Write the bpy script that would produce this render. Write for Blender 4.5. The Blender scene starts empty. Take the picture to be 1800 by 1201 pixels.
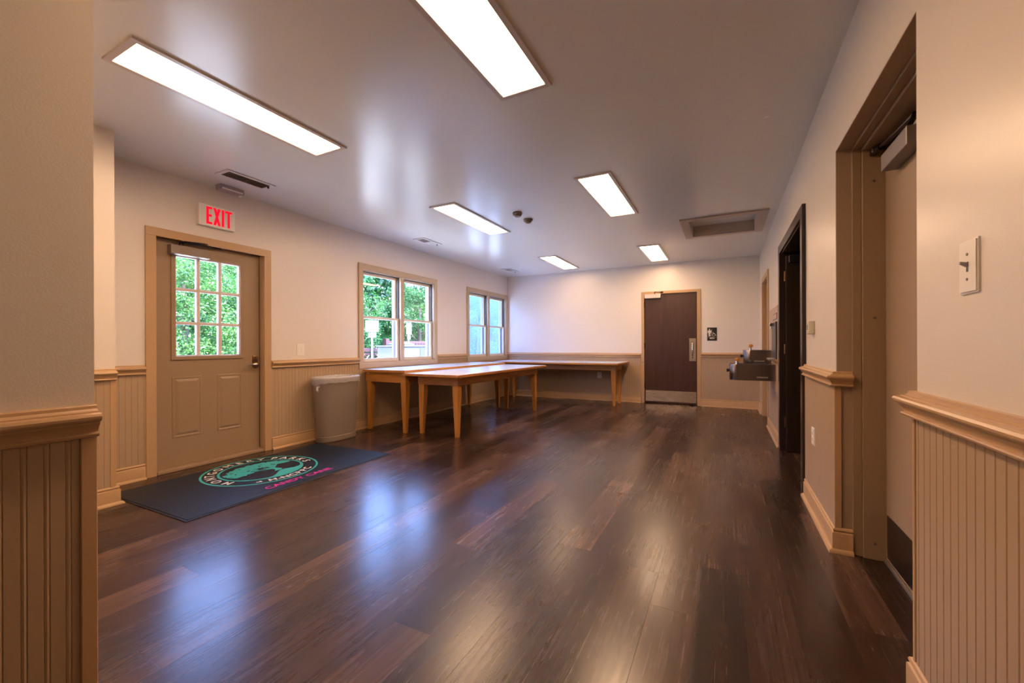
import bpy, bmesh, math, random
from mathutils import Vector, Matrix
R = math.radians
PI = math.pi
SC = bpy.context.scene
COL = SC.collection
random.seed(7)

# ------------------------------------------------------------------ dimensions (metres; camera above the origin)
LX, RX, FY, CZ = -4.294, .525, 8.16, 2.60      # left wall, right wall, far wall, ceiling
NLX, NLY = -1.42, .455                          # near left wall face and its end
PX, PY = -3.79, 1.322                           # return wall beside the entrance door
BY = -2.6                                       # wall behind the camera
RD0, RD1 = 1.705, 2.755                         # recess of the near right door

# ------------------------------------------------------------------ node helpers
def new_mat(name):
    m = bpy.data.materials.new(name); m.use_nodes = True
    nt = m.node_tree; nt.nodes.clear()
    out = nt.nodes.new('ShaderNodeOutputMaterial')
    return m, nt, out
def N(nt, t, **kw):
    n = nt.nodes.new(t)
    for k, v in kw.items():
        if k == 'inp':
            for a, b in v.items(): n.inputs[a].default_value = b
        else: setattr(n, k, v)
    return n
def L(nt, a, b): nt.links.new(a, b)
def M(nt, op, a, b=None, c=None):
    n = nt.nodes.new('ShaderNodeMath'); n.operation = op
    for i, v in enumerate((a, b, c)):
        if v is None: continue
        if isinstance(v, (int, float)): n.inputs[i].default_value = v
        else: nt.links.new(v, n.inputs[i])
    return n.outputs[0]
def mixc(nt, f, a, b):
    n = nt.nodes.new('ShaderNodeMix'); n.data_type = 'RGBA'
    if isinstance(f, (int, float)): n.inputs[0].default_value = f
    else: nt.links.new(f, n.inputs[0])
    for s, v in ((6, a), (7, b)):
        if isinstance(v, tuple): n.inputs[s].default_value = (*v, 1) if len(v) == 3 else v
        else: nt.links.new(v, n.inputs[s])
    return n.outputs[2]
def ramp(nt, f, stops):
    n = nt.nodes.new('ShaderNodeValToRGB'); e = n.color_ramp.elements
    while len(e) < len(stops): e.new(.5)
    for i, (p, c) in enumerate(stops):
        e[i].position = p; e[i].color = (*c, 1)
    nt.links.new(f, n.inputs[0]); return n.outputs[0]
def pbsdf(nt, out, color=(.5, .5, .5), rough=.5, metal=0., spec=.5, **kw):
    p = nt.nodes.new('ShaderNodeBsdfPrincipled')
    if isinstance(color, tuple): p.inputs['Base Color'].default_value = (*color, 1)
    else: nt.links.new(color, p.inputs['Base Color'])
    if isinstance(rough, (int, float)): p.inputs['Roughness'].default_value = rough
    else: nt.links.new(rough, p.inputs['Roughness'])
    p.inputs['Metallic'].default_value = metal
    p.inputs['Specular IOR Level'].default_value = spec
    for k, v in kw.items(): p.inputs[k].default_value = v
    nt.links.new(p.outputs[0], out.inputs[0]); return p
def bump(nt, p, h, strength=.2, dist=.002):
    b = nt.nodes.new('ShaderNodeBump'); b.inputs['Strength'].default_value = strength
    b.inputs['Distance'].default_value = dist
    nt.links.new(h, b.inputs['Height']); nt.links.new(b.outputs[0], p.inputs['Normal'])
def noise(nt, vec, scale, detail=3, rough=.55, sc=None):
    n = nt.nodes.new('ShaderNodeTexNoise')
    n.inputs['Scale'].default_value = scale; n.inputs['Detail'].default_value = detail
    n.inputs['Roughness'].default_value = rough
    if sc:
        m = nt.nodes.new('ShaderNodeMapping'); m.inputs['Scale'].default_value = sc
        nt.links.new(vec, m.inputs[0]); vec = m.outputs[0]
    nt.links.new(vec, n.inputs['Vector']); return n.outputs['Fac']
def pos(nt): return nt.nodes.new('ShaderNodeNewGeometry').outputs['Position']

def paint(name, col, rough=.35, spec=.5, grain=260, bs=.12, var=.04, bd=.001, wav=0.):
    m, nt, out = new_mat(name); P = pos(nt)
    n1 = noise(nt, P, 3.0, 4)
    c2 = tuple(max(0, c * (1 - var * 2.2)) for c in col)
    cc = mixc(nt, M(nt, 'MULTIPLY', n1, .9), col, c2)
    rr = M(nt, 'ADD', M(nt, 'MULTIPLY', noise(nt, P, 6, 2), .08), rough - .04)
    p = pbsdf(nt, out, cc, rr, spec=spec)
    h = noise(nt, P, grain, 2)
    if wav: h = M(nt, 'ADD', M(nt, 'MULTIPLY', h, .12), M(nt, 'MULTIPLY', noise(nt, P, 5.5, 2), wav))
    bump(nt, p, h, bs, bd); return m
def plain(name, col, rough=.4, metal=0., spec=.5, grain=0, **kw):
    m, nt, out = new_mat(name); P = pos(nt)
    n1 = noise(nt, P, 25, 3)
    cc = mixc(nt, M(nt, 'MULTIPLY', n1, .25), col, tuple(c * .8 for c in col))
    p = pbsdf(nt, out, cc, rough, metal, spec, **kw)
    if grain: bump(nt, p, noise(nt, P, grain, 2), .15, .001)
    return m
def brushed(name, col, rough=.3, sc=(4, 4, 400)):
    m, nt, out = new_mat(name); P = pos(nt)
    n1 = noise(nt, P, 1, 3, .6, sc)
    cc = mixc(nt, n1, col, tuple(c * .88 for c in col))
    rr = M(nt, 'ADD', M(nt, 'MULTIPLY', n1, .15), rough - .07)
    p = pbsdf(nt, out, cc, rr, 1.0); bump(nt, p, n1, .08, .001); return m
def emit(name, col, s):
    m, nt, out = new_mat(name)
    e = N(nt, 'ShaderNodeEmission'); e.inputs[0].default_value = (*col, 1); e.inputs[1].default_value = s
    L(nt, e.outputs[0], out.inputs[0]); return m

def wood(name, a, b, axis='Y', rough=.38, scale=1.0):
    m, nt, out = new_mat(name)
    tc = N(nt, 'ShaderNodeTexCoord'); V = tc.outputs['Object']
    s = {'X': (1.2, 18, 18), 'Y': (18, 1.2, 18), 'Z': (18, 18, 1.2)}[axis]
    n1 = noise(nt, V, 1.4 * scale, 5, .6, s)
    s2 = {'X': (5, 160, 160), 'Y': (160, 5, 160), 'Z': (160, 160, 5)}[axis]
    n2 = noise(nt, V, 1 * scale, 3, .6, s2)
    f = M(nt, 'ADD', M(nt, 'MULTIPLY', n1, .7), M(nt, 'MULTIPLY', n2, .35))
    cc = ramp(nt, f, [(.3, b), (.55, a), (.75, tuple(min(1, c * 1.2) for c in a))])
    p = pbsdf(nt, out, cc, rough, spec=.45); bump(nt, p, n2, .12, .001); return m

def floor_mat():
    m, nt, out = new_mat('vinyl_plank_floor'); P = pos(nt)
    sep = N(nt, 'ShaderNodeSeparateXYZ'); L(nt, P, sep.inputs[0]); X, Y = sep.outputs[0], sep.outputs[1]
    W, LEN = .178, 1.22
    u = M(nt, 'DIVIDE', M(nt, 'ADD', X, .288 + W * 60), W)
    row = M(nt, 'FLOOR', u); fu = M(nt, 'FRACT', u)
    wn = N(nt, 'ShaderNodeTexWhiteNoise', noise_dimensions='1D'); L(nt, row, wn.inputs['W'])
    v = M(nt, 'ADD', M(nt, 'DIVIDE', Y, LEN), M(nt, 'ADD', M(nt, 'MULTIPLY', wn.outputs[0], 7.3), 40))
    cell = M(nt, 'FLOOR', v); fv = M(nt, 'FRACT', v)
    cb = N(nt, 'ShaderNodeCombineXYZ'); L(nt, row, cb.inputs[0]); L(nt, cell, cb.inputs[1])
    w2 = N(nt, 'ShaderNodeTexWhiteNoise', noise_dimensions='3D'); L(nt, cb.outputs[0], w2.inputs['Vector'])
    rnd = w2.outputs['Value']
    # grain coordinates, shifted for every plank
    off = N(nt, 'ShaderNodeVectorMath', operation='MULTIPLY_ADD')
    L(nt, w2.outputs['Color'], off.inputs[0]); off.inputs[1].default_value = (9, 9, 9); L(nt, P, off.inputs[2])
    V = off.outputs[0]
    g1 = noise(nt, V, 1.0, 5, .62, (9, .9, 9))
    g2 = noise(nt, V, 1.0, 3, .55, (85, 1.3, 85))
    g3 = noise(nt, V, 1.0, 2, .5, (3.2, .45, 3.2))
    rg = M(nt, 'SINE', M(nt, 'MULTIPLY', M(nt, 'ADD', g3, M(nt, 'MULTIPLY', g1, .10)), 95))     # growth rings as contour lines of a stretched noise
    g = M(nt, 'ADD', M(nt, 'MULTIPLY', g1, .78), M(nt, 'ADD', M(nt, 'MULTIPLY', g2, .24), M(nt, 'MULTIPLY', rg, .022)))
    grain = ramp(nt, g, [(.32, (.020, .0112, .0078)), (.55, (.054, .0290, .0185)), (.80, (.098, .056, .038))])
    tone = ramp(nt, rnd, [(0, (.42, .40, .40)), (.5, (.92, .90, .90)), (1, (1.85, 1.85, 1.85))])
    mm = N(nt, 'ShaderNodeMix', data_type='RGBA', blend_type='MULTIPLY'); mm.inputs[0].default_value = 1
    L(nt, grain, mm.inputs[6]); L(nt, tone, mm.inputs[7])
    # seams
    eu = M(nt, 'MULTIPLY', M(nt, 'MINIMUM', fu, M(nt, 'SUBTRACT', 1, fu)), W)
    ev = M(nt, 'MULTIPLY', M(nt, 'MINIMUM', fv, M(nt, 'SUBTRACT', 1, fv)), LEN)
    ed = M(nt, 'MINIMUM', eu, ev)
    seam = M(nt, 'SUBTRACT', 1, M(nt, 'MINIMUM', M(nt, 'DIVIDE', ed, .0016), 1))
    cc = mixc(nt, M(nt, 'MULTIPLY', seam, .75), mm.outputs[2], (.008, .005, .004))
    sm = noise(nt, P, 1.7, 4, .6)
    rr = M(nt, 'ADD', M(nt, 'ADD', M(nt, 'MULTIPLY', g2, .12), M(nt, 'MULTIPLY', sm, .16)), .12)
    p = pbsdf(nt, out, cc, rr, spec=.48)
    h = M(nt, 'SUBTRACT', M(nt, 'MULTIPLY', g2, .30), M(nt, 'MULTIPLY', seam, .35))
    bump(nt, p, h, .22, .0010); return m

def glass_mat(name, tint=(1, 1, 1), haze=0., hazec=(.6, .7, .85)):
    m, nt, out = new_mat(name)
    tr = N(nt, 'ShaderNodeBsdfTransparent'); tr.inputs[0].default_value = (*tint, 1)
    gl = N(nt, 'ShaderNodeBsdfGlossy'); gl.inputs['Roughness'].default_value = .02
    ge = N(nt, 'ShaderNodeNewGeometry'); dp = N(nt, 'ShaderNodeVectorMath', operation='DOT_PRODUCT')
    L(nt, ge.outputs['Incoming'], dp.inputs[0]); L(nt, ge.outputs['Normal'], dp.inputs[1])
    sch = M(nt, 'ADD', M(nt, 'MULTIPLY', M(nt, 'POWER', M(nt, 'SUBTRACT', 1, M(nt, 'ABSOLUTE', dp.outputs['Value'])), 5), .96), .04)
    mx = N(nt, 'ShaderNodeMixShader'); L(nt, sch, mx.inputs[0]); L(nt, tr.outputs[0], mx.inputs[1]); L(nt, gl.outputs[0], mx.inputs[2])
    last = mx.outputs[0]
    if haze:
        tl = N(nt, 'ShaderNodeBsdfTranslucent'); tl.inputs[0].default_value = (*hazec, 1)
        m2 = N(nt, 'ShaderNodeMixShader')
        nf = noise(nt, pos(nt), 3.5, 3)
        L(nt, M(nt, 'MULTIPLY', M(nt, 'ADD', nf, .5), haze), m2.inputs[0]); L(nt, last, m2.inputs[1]); L(nt, tl.outputs[0], m2.inputs[2])
        last = m2.outputs[0]
    L(nt, last, out.inputs[0]); return m

def leaf_mat(name, a, b):
    m, nt, out = new_mat(name); P = pos(nt)
    n = noise(nt, P, 2.2, 3); n2 = noise(nt, P, 14, 2)
    cc = mixc(nt, M(nt, 'MULTIPLY', M(nt, 'ADD', n, n2), .55), a, b)
    d = N(nt, 'ShaderNodeBsdfDiffuse'); t = N(nt, 'ShaderNodeBsdfTranslucent')
    L(nt, cc, d.inputs[0]); L(nt, cc, t.inputs[0])
    g = N(nt, 'ShaderNodeBsdfGlossy'); g.inputs[1].default_value = .35
    mx = N(nt, 'ShaderNodeMixShader'); mx.inputs[0].default_value = .4; L(nt, d.outputs[0], mx.inputs[1]); L(nt, t.outputs[0], mx.inputs[2])
    m2 = N(nt, 'ShaderNodeMixShader'); m2.inputs[0].default_value = .05; L(nt, mx.outputs[0], m2.inputs[1]); L(nt, g.outputs[0], m2.inputs[2])
    L(nt, m2.outputs[0], out.inputs[0]); return m

def mat_rubber():
    m, nt, out = new_mat('ribbed_mat_fabric')
    tc = N(nt, 'ShaderNodeTexCoord'); V = tc.outputs['Object']
    sep = N(nt, 'ShaderNodeSeparateXYZ'); L(nt, V, sep.inputs[0])
    ry = M(nt, 'SINE', M(nt, 'MULTIPLY', sep.outputs[1], 2 * PI / .013))
    rx = M(nt, 'SINE', M(nt, 'MULTIPLY', sep.outputs[0], 2 * PI / .013))
    h = M(nt, 'ADD', ry, M(nt, 'MULTIPLY', rx, .3))
    n = noise(nt, V, 60, 3)
    cc = mixc(nt, n, (.006, .018, .036), (.003, .010, .020))
    p = pbsdf(nt, out, cc, .40, spec=.30)
    bump(nt, p, h, .5, .0015); return m

MT = {}
MT['wall'] = paint('wall_paint', (.78, .72, .66), .30, .42, 190, .30, .02, .0010)
MT['ceil'] = paint('ceiling_gloss_paint', (.76, .745, .70), .25, .50, 150, .32, .02, .0012, wav=.9)
MT['trim'] = paint('tan_trim_paint', (.53, .340, .180), .30, .5, 90, .10, .03)
MT['bead'] = paint('tan_beadboard_paint', (.47, .335, .215), .36, .45, 120, .16, .05)
MT['door'] = paint('tan_door_paint', (.34, .235, .145), .36, .45, 130, .16, .04)
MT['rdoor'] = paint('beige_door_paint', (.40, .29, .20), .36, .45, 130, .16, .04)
MT['winpaint'] = paint('window_trim_paint', (.52, .40, .27), .30, .5, 90, .10, .03)
MT['sash'] = paint('cream_sash_paint', (.70, .62, .50), .30, .5, 90, .06, .02)
MT['muntin'] = paint('pale_glazing_bar', (.72, .62, .56), .35, .5, 90, .06, .02)
MT['channel'] = plain('grey_jamb_liner', (.10, .085, .07), .4)
MT['floor'] = floor_mat()
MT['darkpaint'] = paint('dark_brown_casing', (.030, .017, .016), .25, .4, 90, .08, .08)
MT['darkroom'] = plain('unlit_room_plaster', (.03, .02, .015), .8)  # darkness of the unlit room put into the plaster colour
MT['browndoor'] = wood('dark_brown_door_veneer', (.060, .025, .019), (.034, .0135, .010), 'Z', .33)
MT['unlitdoor'] = wood('unlit_brown_door', (.022, .011, .006), (.012, .006, .004), 'Z', .4)  # darker copy of the brown door, doorway shade put into its colour
MT['steel'] = brushed('brushed_steel', (.58, .52, .47), .26, (8, 8, 1200))
MT['steelv'] = brushed('fountain_steel', (.31, .26, .26), .24, (900, 900, 8))
MT['chrome'] = plain('chrome', (.75, .74, .73), .12, 1.0)
MT['bronze'] = plain('aged_bronze', (.30, .19, .11), .28, 1.0)
MT['closer'] = plain('closer_grey_metal', (.26, .205, .165), .42, .45)
MT['closerlt'] = plain('closer_silver', (.66, .62, .60), .34, .6)
MT['closergrey'] = plain('closer_dark_grey', (.25, .225, .225), .36, .5)
MT['blackmetal'] = plain('dark_metal', (.05, .04, .045), .3, .8)
MT['darkkick'] = brushed('dark_kick_plate', (.17, .14, .14), .3, (3, 3, 200))
MT['alu'] = plain('aluminium', (.60, .56, .53), .32, .9)
MT['black'] = plain('black_plastic', (.008, .009, .012), .35)
MT['white'] = plain('white_plastic', (.88, .85, .80), .35)
MT['ivory'] = plain('ivory_plastic', (.66, .63, .52), .3)
MT['grey'] = plain('grey_plastic', (.36, .33, .34), .4)
MT['darkgrey'] = plain('dark_plastic', (.05, .05, .055), .3)
MT['detector'] = plain('tan_detector_plastic', (.20, .145, .095), .45)
MT['fixture'] = plain('fixture_frame_enamel', (.58, .50, .45), .3)
MT['ventw'] = plain('vent_enamel', (.62, .58, .54), .4)
MT['ventd'] = plain('vent_shade_and_lever', (.045, .035, .028), .8)  # duct shade put into the colour; also the lever's dark finish
MT['oakX'] = wood('oak_along_x', (.50, .215, .045), (.30, .105, .018), 'X')
MT['oakY'] = wood('oak_along_y', (.50, .215, .045), (.30, .105, .018), 'Y')
MT['oakZ'] = wood('oak_upright', (.52, .225, .045), (.33, .12, .02), 'Z')
MT['lam'] = paint('table_laminate', (.63, .75, .86), .22, .5, 60, .05, .03)
MT['bin'] = paint('bin_plastic', (.235, .185, .150), .42, .4, 300, .2, .03)
MT['mat'] = mat_rubber()
MT['matedge'] = plain('mat_rubber_border', (.014, .018, .03), .32)
MT['teal'] = plain('teal_print', (.035, .40, .36), .55, grain=500)
MT['matwhite'] = plain('white_print', (.72, .70, .66), .55, grain=500)
MT['pink'] = plain('pink_print', (.62, .02, .30), .55, grain=500)
MT['red'] = emit('exit_letter_light', (1, .008, .03), 1.15)
MT['amber'] = plain('amber_cap', (.60, .25, .03), .35)
MT['panel'] = paint('taupe_fountain_panel', (.50, .37, .26), .3, .5, 120, .05, .02)
MT['signblack'] = plain('sign_black', (.012, .014, .012), .35)
MT['signwhite'] = plain('sign_white', (.85, .80, .74), .4)
MT['glass'] = glass_mat('window_glass')
MT['hazyglass'] = glass_mat('screened_glass', (.90, .94, 1), .26, (.18, .28, .50))
PANEL_L = 37.0
MT['light'] = emit('fluorescent_diffuser', (1.0, .63, .37), PANEL_L)
MT['lightweak'] = emit('weak_fluorescent_diffuser', (1.0, .66, .42), PANEL_L * .46)  # output lowered to soften the bright patch on the far wall
MT['lightmid'] = emit('dimmer_fluorescent_diffuser', (1.0, .64, .39), PANEL_L * .80)
MT['leafA'] = leaf_mat('leaf_green', (.040, .170, .026), (.008, .058, .016))
MT['leafB'] = leaf_mat('leaf_bright', (.120, .250, .045), (.016, .100, .022))
MT['bark'] = plain('bark', (.09, .065, .045), .8, grain=60)
MT['concrete'] = plain('pale_concrete', (.78, .74, .62), .8, grain=80)
MT['grass'] = plain('lawn', (.05, .12, .025), .9, grain=80)
MT['fence'] = plain('maroon_fence_stain', (.055, .014, .018), .6)
MT['acmetal'] = plain('condenser_enamel', (.085, .09, .10), .5)
MT['acgrille'] = plain('condenser_grille', (.03, .035, .05), .5)
MT['roadwhite'] = plain('road_sign_white', (.16, .165, .18), .5)
MT['orange'] = plain('orange_sticker', (.8, .30, .12), .5)

def bag_mat():
    m, nt, out = new_mat('clear_bin_liner')
    P = pos(nt)
    p = N(nt, 'ShaderNodeBsdfPrincipled'); p.inputs['Base Color'].default_value = (.80, .76, .74, 1)
    p.inputs['Roughness'].default_value = .22; p.inputs['Specular IOR Level'].default_value = .7
    bump(nt, p, noise(nt, P, 45, 4, .6), .7, .006)
    t = N(nt, 'ShaderNodeBsdfTransparent')
    mx = N(nt, 'ShaderNodeMixShader'); mx.inputs[0].default_value = .45
    L(nt, t.outputs[0], mx.inputs[1]); L(nt, p.outputs[0], mx.inputs[2]); L(nt, mx.outputs[0], out.inputs[0]); return m
MT['bag'] = bag_mat()

# ------------------------------------------------------------------ mesh helpers
def wloc(o):
    v = Vector((0, 0, 0))
    while o is not None: v += o.location; o = o.parent
    return v
def link(name, me, mat, parent=None, smooth=False):
    o = bpy.data.objects.new(name, me); COL.objects.link(o)
    for mt in (mat if isinstance(mat, (list, tuple)) else [mat]): me.materials.append(mt)
    if parent is not None: o.parent = parent
    if smooth:
        for p in me.polygons: p.use_smooth = True
        if smooth != 'all':
            me.set_sharp_from_angle(angle=R(28))
    return o
def obj(name, bm, mat, parent=None, smooth=False, local=False):
    """one bmesh -> one object; world coordinates unless local"""
    if parent is not None and not local: bmesh.ops.translate(bm, verts=bm.verts, vec=-wloc(parent))
    bmesh.ops.recalc_face_normals(bm, faces=bm.faces)
    me = bpy.data.meshes.new(name); bm.to_mesh(me); bm.free()
    return link(name, me, MT[mat] if isinstance(mat, str) else [MT[k] for k in mat], parent, smooth)
def obj_split(name, bm, mat, parent, smooth=False, local=False):
    """each loose piece of the bmesh becomes a part of its own"""
    bm.verts.ensure_lookup_table(); seen = set(); out = []
    for v0 in bm.verts:
        if v0 in seen: continue
        comp = []; st = [v0]; seen.add(v0)
        while st:
            v = st.pop(); comp.append(v)
            for e in v.link_edges:
                o = e.other_vert(v)
                if o not in seen: seen.add(o); st.append(o)
        cs = set(comp); nb = bmesh.new(); mp = {v: nb.verts.new(v.co) for v in comp}
        for f in {f for v in comp for f in v.link_faces}: nb.faces.new([mp[v] for v in f.verts])
        out.append(obj(name, nb, mat, parent, smooth, local))
    bm.free(); return out
def tag(o, label=None, cat=None, group=None, kind=None):
    if label: o['label'] = label
    if cat: o['category'] = cat
    if group: o['group'] = group
    if kind: o['kind'] = kind
    return o
def thing(name, label, cat, loc=(0, 0, 0), group=None, kind=None, rotz=0):
    o = bpy.data.objects.new(name, None); COL.objects.link(o)
    o.location = loc; o.rotation_euler = (0, 0, rotz); o.empty_display_size = .1
    return tag(o, label, cat, group, kind)
def lab(o, label): o['label'] = label; return o
def B(): return bmesh.new()
def bx(bm, a, b, bev=0., seg=2, mi=0):
    x0, x1 = sorted((a[0], b[0])); y0, y1 = sorted((a[1], b[1])); z0, z1 = sorted((a[2], b[2]))
    vs = [bm.verts.new(c) for c in ((x0, y0, z0), (x1, y0, z0), (x1, y1, z0), (x0, y1, z0), (x0, y0, z1), (x1, y0, z1), (x1, y1, z1), (x0, y1, z1))]
    fs = [bm.faces.new([vs[i] for i in q]) for q in ((0, 3, 2, 1), (4, 5, 6, 7), (0, 1, 5, 4), (1, 2, 6, 5), (2, 3, 7, 6), (3, 0, 4, 7))]
    for f in fs: f.material_index = mi
    if bev:
        es = list({e for f in fs for e in f.edges})
        r = bmesh.ops.bevel(bm, geom=es, offset=bev, segments=seg, affect='EDGES', profile=.5)
        for f in r['faces']: f.material_index = mi
    return vs
def hexa(bm, bot, top):
    vs = [bm.verts.new(c) for c in bot + top]
    for q in ((0, 3, 2, 1), (4, 5, 6, 7), (0, 1, 5, 4), (1, 2, 6, 5), (2, 3, 7, 6), (3, 0, 4, 7)): bm.faces.new([vs[i] for i in q])
def frame_of(d):
    d = d.normalized(); u = Vector((0, 0, 1)) if abs(d.z) < .95 else Vector((1, 0, 0))
    a = d.cross(u).normalized(); return a, d.cross(a).normalized()
def tube(bm, pts, r, n=10, cap=True, flat=1.0):
    pts = [Vector(p) for p in pts]; rings = []
    rr = r if isinstance(r, (list, tuple)) else [r] * len(pts)
    a = None
    for i, p in enumerate(pts):
        d = (pts[min(i + 1, len(pts) - 1)] - pts[max(i - 1, 0)]).normalized()
        if a is None: a, b = frame_of(d)
        else:
            a = (a - d * a.dot(d)).normalized(); b = d.cross(a)
        rings.append([bm.verts.new(p + (a * math.cos(2 * PI * k / n) + b * math.sin(2 * PI * k / n) * flat) * rr[i]) for k in range(n)])
    for q, w in zip(rings, rings[1:]):
        for k in range(n): bm.faces.new((q[k], q[(k + 1) % n], w[(k + 1) % n], w[k]))
    if cap: bm.faces.new(rings[0][::-1]); bm.faces.new(rings[-1])
def lathe(bm, prof, c, axis='Z', n=28, sx=1., sy=1.):
    """prof: (radius, height) list; axis the direction of height"""
    rings = []
    for r, h in prof:
        ring = []
        for k in range(n):
            t = 2 * PI * k / n; u, v = r * math.cos(t) * sx, r * math.sin(t) * sy
            p = {'Z': (u, v, h), 'X': (h, u, v), 'Y': (u, h, v)}[axis]
            ring.append(bm.verts.new((c[0] + p[0], c[1] + p[1], c[2] + p[2])))
        rings.append(ring)
    for q, w in zip(rings, rings[1:]):
        for k in range(n): bm.faces.new((q[k], q[(k + 1) % n], w[(k + 1) % n], w[k]))
    bm.faces.new(rings[0][::-1]); bm.faces.new(rings[-1])
def sweep(bm, path, prof):
    """profile (d, z) swept along an XY path; d points to the left of the path; mitred, capped"""
    P = [Vector((p[0], p[1])) for p in path]; rings = []
    for i, p in enumerate(P):
        d0 = (P[i] - P[i - 1]).normalized() if i else None
        d1 = (P[i + 1] - P[i]).normalized() if i < len(P) - 1 else None
        if d0 is None: d0 = d1
        if d1 is None: d1 = d0
        n0, n1 = Vector((-d0.y, d0.x)), Vector((-d1.y, d1.x))
        m = (n0 + n1).normalized(); m = m / max(.3, m.dot(n0))
        rings.append([bm.verts.new((p.x + m.x * d, p.y + m.y * d, z)) for d, z in prof])
    k = len(prof)
    for a, b in zip(rings, rings[1:]):
        for j in range(k): bm.faces.new((a[j], a[(j + 1) % k], b[(j + 1) % k], b[j]))
    bm.faces.new(rings[0]); bm.faces.new(rings[-1][::-1])
def rail_prof(top=.945, s=1.):
    P = [(0, 0), (.014, 0), (.017, -.003), (.018, -.010), (.022, -.014), (.030, -.0155), (.031, -.019), (.038, -.0185), (.044, -.021), (.048, -.027), (.0475, -.033), (.044, -.038), (.038, -.040),
         (.036, -.041), (.0355, -.046), (.031, -.050), (.027, -.056), (.0245, -.064), (.0245, -.067), (.030, -.068), (.032, -.072), (.030, -.077), (.022, -.080), (0, -.080)]
    return [(d * s, top + z) for d, z in P]
def base_prof():
    P = [(0, .128), (.010, .128), (.016, .124), (.019, .117), (.017, .111), (.015, .107), (.020, .104), (.022, .100), (.022, .020)]
    P += [(.022 + .018 * math.sin(a), .020 * math.cos(a)) for a in [R(x) for x in (15, 30, 45, 60, 75, 90)]]
    return P + [(0, 0)]
def bead(bm, p0, p1, z0, z1, pitch=.040, t=.010, double=False, start=None):
    """tongue and groove panel standing on a wall, facing left of p0->p1"""
    a, b = Vector(p0), Vector(p1); d = (b - a); ln = d.length; d.normalize(); n = Vector((-d.y, d.x))
    pts = [(0, 0), (0, t)]
    x = start if start is not None else pitch * .6
    g = .0020
    while x < ln - .012:
        if double:
            pts += [(x - .006, t), (x - .0048, t - .0016), (x - .0034, t - .0004), (x, t + .0006), (x + .0034, t - .0004), (x + .0048, t - .0016), (x + .006, t)]
        else:
            pts += [(x - g - .0012, t), (x - g * .5, t - .0024), (x + g * .5, t - .0024), (x + g + .0012, t)]
        x += pitch
    pts += [(ln, t), (ln, 0)]
    lo = [bm.verts.new((a.x + d.x * s + n.x * q, a.y + d.y * s + n.y * q, z0)) for s, q in pts]
    hi = [bm.verts.new((v.co.x, v.co.y, z1)) for v in lo]
    for i in range(len(pts) - 1): bm.faces.new((lo[i], lo[i + 1], hi[i + 1], hi[i]))
def prism(bm, pts, o, u, v, w, h0, h1):
    """polygon pts in plane (u, v) at o, extruded along w from h0 to h1"""
    o, u, v, w = (Vector(q) for q in (o, u, v, w))
    lo = [bm.verts.new(o + u * x + v * y + w * h0) for x, y in pts]; hi = [bm.verts.new(o + u * x + v * y + w * h1) for x, y in pts]
    k = len(pts)
    for i in range(k): bm.faces.new((lo[i], lo[(i + 1) % k], hi[(i + 1) % k], hi[i]))
    bm.faces.new(lo[::-1]); bm.faces.new(hi)
def text_bm(bm, s, size, o, u, v, w, depth=.001, align='CENTER', sx=1., bold=0.):
    """letters of the built-in font added to bm: origin o, reading along u, up v, thickness along w"""
    cu = bpy.data.curves.new('lettering', 'FONT'); cu.body = s; cu.size = size; cu.extrude = depth / 2; cu.align_x = align; cu.offset = bold
    cu.resolution_u = 3
    ob = bpy.data.objects.new('lettering', cu); COL.objects.link(ob)
    bpy.context.view_layer.update()
    dg = bpy.context.evaluated_depsgraph_get()
    me = bpy.data.meshes.new_from_object(ob.evaluated_get(dg))
    bpy.data.objects.remove(ob); bpy.data.curves.remove(cu)
    o, u, v, w = (Vector(q) for q in (o, u, v, w))
    vs = [bm.verts.new(o + u * (p.co.x * sx) + v * p.co.y + w * (p.co.z + depth / 2)) for p in me.vertices]
    for f in me.polygons:
        try: bm.faces.new([vs[i] for i in f.vertices])
        except ValueError: pass
    bpy.data.meshes.remove(me)
def struct(name, bm, mat, label, cat, parent=None, smooth=False):
    o = obj(name, bm, mat, parent, smooth)
    if parent is None: tag(o, label, cat, kind='structure')
    return o
def copy_tree(o, parent=None):
    c = o.copy(); COL.objects.link(c); c.parent = parent
    for ch in list(o.children): copy_tree(ch, c)
    return c

# ================================================================== THE SHELL
T = .16
b = B(); bx(b, (-4.7, BY - .2, -.12), (2.4, FY + .2, 0)); struct('floor', b, 'floor', 'dark brown wood plank vinyl floor running towards the far wall', 'floor')

# ceiling with the opening of the attic hatch
HX0, HX1, HY0, HY1 = -.40, .355, 5.45, 6.26
b = B()
for a, c in (((-4.6, BY - .2), (HX0, FY + .2)), ((HX1, BY - .2), (2.4, FY + .2)), ((HX0, BY - .2), (HX1, HY0)), ((HX0, HY1), (HX1, FY + .2))):
    bx(b, (a[0], a[1], CZ), (c[0], c[1], CZ + .25))
struct('ceiling', b, 'ceil', 'glossy off-white painted ceiling with six recessed light panels', 'ceiling')

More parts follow.
